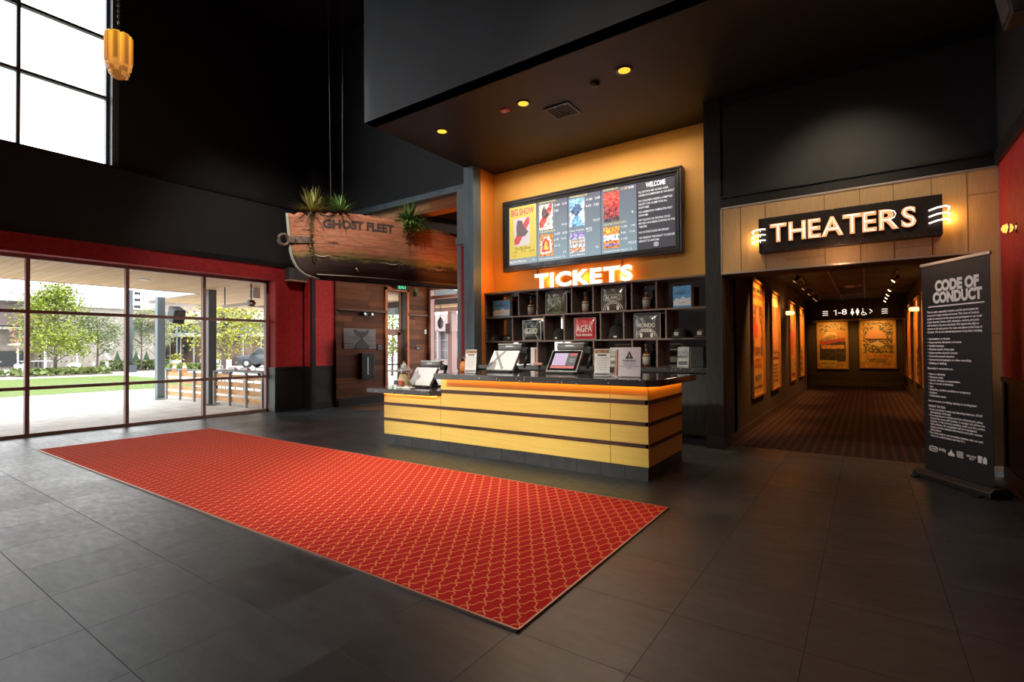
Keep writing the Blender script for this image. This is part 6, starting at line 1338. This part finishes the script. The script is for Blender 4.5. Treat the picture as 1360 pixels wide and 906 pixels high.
# patio beyond the vestibule glass
dup(pt, (-12.6, 11.6, -.03), label='square cafe table just outside the glass vestibule door'); dup(ch, (-12.9, 10.9, -.03), 1.2, 'pale metal cafe chair just outside the glass vestibule door'); dup(ch, (-12.4, 12.4, -.03), -2.0, 'pale metal cafe chair behind the table outside the glass vestibule door')
WP = P('washed_white', (.42, .34, .34), .6); WP2 = P('washed_pink', (.42, .28, .27), .7)
b_ = bld('white_pavilion', 'washed white patio pavilion with columns and glazed front outside the far vestibule window', (-14, 19, -.03))
MB().box(-18.6, -10.5, 18.2, 18.5, 2.25, 2.75).build('fascia_beam', WP, b_); MB().box(-18.6, -10.5, 18.3, 18.5, -.03, .9).build('low_wall', WP, b_)
for x in (-18.5, -17.7, -17.1, -16.4, -15.2, -13.6, -12.0): MB().box(x-.05, x+.05, 18.2, 18.4, .9, 2.3).build('column', P('pavilion_white', (.46, .40, .40), .6), b_)
MB().box(-18.6, -10.5, 18.42, 18.46, .9, 2.3).build('glazed_front', P('pavilion_glass', (.20, .19, .20), .15, noise=.5, nscale=2.5), b_); MB().box(-18.6, -10.5, 18.5, 24, 2.75, 3.1).build('roof', WP, b_)
for z in (1.3, 1.8): MB().box(-18.6, -10.5, 18.38, 18.42, z, z+.04).build('glazing_bar', WP, b_)
MB().box(-13.72, -13.5, 15.2, 15.5, -.03, 3.0).build('square_column', WP2, b_); MB().box(-13.75, -13.5, 15.1, 15.19, 2.0, 2.4).build('dark_plaque', P('plaque_brown', (.12, .05, .045), .5), b_)
MB().box(-14.6, -8, 13.9, 14.1, 2.78, 2.92).build('pink_rafter', WP2, b_); MB().box(-14.6, -8, 11.8, 11.95, 2.80, 2.98).build('dark_rafter', P('rafter_dark', (.06, .045, .045), .6), b_)
for x, y, lb in ((-12.25, 13.2, 'dark hanging patio lantern outside the far vestibule window'), (-13.0, 12.6, 'dark hanging patio lantern seen through the door transom')):
    t = thing('patio_lantern', lb, 'lantern', (x, y, 2.3), 0, 'patio lanterns'); MB().lathe([(.09, -.12), (.11, .05), (.06, .15), (.02, .22)], n=12).build('shade', P('lantern_dark', (.05, .03, .03), .5), t, local=True); MB().tube([(0, 0, .2), (0, 0, .7)], .012, 6).build('stem', BLKP, t, local=True); MB().lathe([(.0, -.2), (.07, -.16), (.07, -.10)], n=12).build('lamp', P('lantern_dark2', (.08, .05, .045), .5), t, local=True)

# ------------------------------------------------------------------ light
w = bpy.data.worlds.new('sky'); scn.world = w; w.use_nodes = True; t = w.node_tree; bg = t.nodes['Background']
tc = t.nodes.new('ShaderNodeTexCoord'); sp = t.nodes.new('ShaderNodeSeparateXYZ'); lk(t, tc.outputs['Generated'], sp.inputs[0])
c = ramp(t, sp.outputs[2], [(0, (.90, .92, .94)), (.25, (.98, .99, 1.0)), (1, (.88, .94, 1.0))]); lk(t, c, bg.inputs[0]); bg.inputs[1].default_value = 4.6
def lamp(kind, name, loc, energy, col, aim=None, size=.1, spot=None, blend=.6, sx=None, sy=None):
    l = bpy.data.lights.new(name, kind); l.energy = energy; l.color = col
    if kind == 'AREA': l.shape = 'RECTANGLE'; l.size = sx; l.size_y = sy
    elif kind == 'SUN': l.angle = size
    else: l.shadow_soft_size = size
    if kind == 'SPOT': l.spot_size = math.radians(spot); l.spot_blend = blend
    o = bpy.data.objects.new(name, l); COL.objects.link(o); o.location = loc
    if aim is not None: o.rotation_euler = (Vector(aim)-Vector(loc)).to_track_quat('-Z', 'Y').to_euler()
    return o
lamp('SUN', 'sun', (0, 0, 20), 1.6, (1, .96, .88), aim=(-9, 7, 4), size=.02)
for i, x in enumerate((-5.42, -3.88, -2.40)): lamp('SPOT', 'downlight_lamp', (x, 5.9, 4.79), 70, (1, .62, .22), aim=(x, 5.95, 0), size=.06, spot=95, blend=.8)
# unseen spots added to brighten lobby, counter, wall and boat
for x, y, tx_, ty_, e, sp_ in ((-7.6, 2.2, -7.2, 3.2, 760, 62), (-4.6, 1.8, -4.4, 3.2, 760, 54), (-3.0, 2.8, -2.9, 3.3, 190, 34)): lamp('SPOT', 'lobby_fill', (x, y, 8.7), e, (1, .90, .78), aim=(tx_, ty_, 0), size=.12, spot=sp_, blend=.9)
lamp('SPOT', 'counter_fill', (-4.6, -5.2, 5.6), 5200, (1, .93, .76), aim=(-4.1, 5.2, .55), size=.35, spot=26, blend=.9)
lamp('SPOT', 'counter_fill', (-1.6, -.8, 7.6), 500, (1, .86, .68), aim=(-3.2, 7.6, 1.9), size=.15, spot=30, blend=.9)
lamp('SPOT', 'boat_fill', (-5.6, 1.6, 8.3), 2600, (1, .93, .84), aim=(-8.0, 6.2, 3.4), size=.1, spot=32, blend=.8)
lamp('SPOT', 'wall_fill', (-5.5, 3.4, 8.6), 900, (1, .92, .84), aim=(-11.0, 6.6, 2.2), size=.15, spot=44, blend=.9)
lamp('SPOT', 'boat_glow', (-6.75, 7.25, 2.0), 130, (1, .30, .05), aim=(-7.15, 8.5, 3.6), size=.1, spot=80, blend=.9)
# niche wall wash and sign glow
lamp('AREA', 'niche_wash', (-3.9, 7.5, 4.78), 10, (1, .66, .26), aim=(-3.9, 7.95, 2.4), sx=3.6, sy=.1)
for x in (-4.7, -4.0, -3.3): lamp('POINT', 'tickets_glow', (x, 7.93, 2.62), 2.6, (1, .48, .10), size=.03)
lamp('POINT', 'return_glow', (-5.6, 7.55, 2.75), 9, (1, .36, .05), size=.05)
lamp('AREA', 'shelf_wash', (-3.9, 7.35, 4.6), 60, (1, .82, .68), aim=(-3.9, 7.7, 1.6), sx=3.4, sy=.15)
for x in (-1.16, .77): lamp('POINT', 'neon_glow', (x, 7.26, 2.80), 2.2, (1, .55, .12), size=.04)
lamp('SPOT', 'portal_wash', (-.2, 5.8, 4.7), 130, (1, .80, .55), aim=(-.2, 7.4, 2.7), size=.1, spot=75, blend=.9)
lamp('POINT', 'theaters_glow', (-.25, 7.0, 2.5), 3, (1, .55, .3), size=.05)
# corridor
OC = (1, .46, .13)
for y in (9.93, 12.05, 15.05, 17.3): lamp('SPOT', 'hall_spot', (-.75, y-.05, 2.80), 210, OC, aim=(-1.6, y, 1.7), size=.03, spot=85, blend=.7)
for y in (13.3, 15.55, 17.9, 20.1): lamp('SPOT', 'hall_spot', (.25, y-.05, 2.80), 170, OC, aim=(1.02, y, 1.7), size=.03, spot=85, blend=.7)
for x in (-1.0, .32): lamp('SPOT', 'hall_spot', (x, 20.9, 2.22), 50, (1, .52, .12), aim=(x, YE, 1.5), size=.03, spot=110, blend=.8)
for x, y in ((LX+.2, 13.5), (RX-.2, 14.3)): lamp('POINT', 'sconce_lamp', (x, y, 2.35), 3, OC, size=.05)
for y in (10.0, 14.0, 18.0): lamp('SPOT', 'hall_floor_spot', (-.3, y, 2.85), 50, (1, .55, .32), aim=(-.3, y, 0), size=.1, spot=110, blend=.9)
# warm spill on the lobby floor by the entrance and at the near right
lamp('SPOT', 'floor_spot', (.2, 5.6, 4.6), 16, (1, .52, .26), aim=(.1, 5.6, 0), size=.1, spot=100, blend=.95)
lamp('SPOT', 'floor_spot', (-.8, 3.0, 8.6), 170, (1, .30, .09), aim=(-1.0, 2.9, 0), size=.1, spot=30, blend=1.)
lamp('SPOT', 'red_wall_spot', (-.6, 3.6, 6.5), 60, (1, .7, .5), aim=(1.2, 6.4, 2.2), size=.1, spot=60, blend=.9)
# unseen point light added to fill the vestibule
lamp('POINT', 'vestibule_fill', (-8.6, 10.2, 2.9), 75, (1, .72, .5), size=.1)
scn.view_settings.view_transform = 'Standard'; scn.view_settings.look = 'None'; scn.view_settings.exposure = 0; scn.view_settings.gamma = 1
scn.cycles.use_denoising = True; scn.cycles.max_bounces = 8; scn.cycles.diffuse_bounces = 4; scn.cycles.glossy_bounces = 4; scn.cycles.transmission_bounces = 6; scn.cycles.transparent_max_bounces = 12
scn.cycles.sample_clamp_indirect = 6.0; scn.cycles.caustics_reflective = False; scn.cycles.caustics_refractive = False
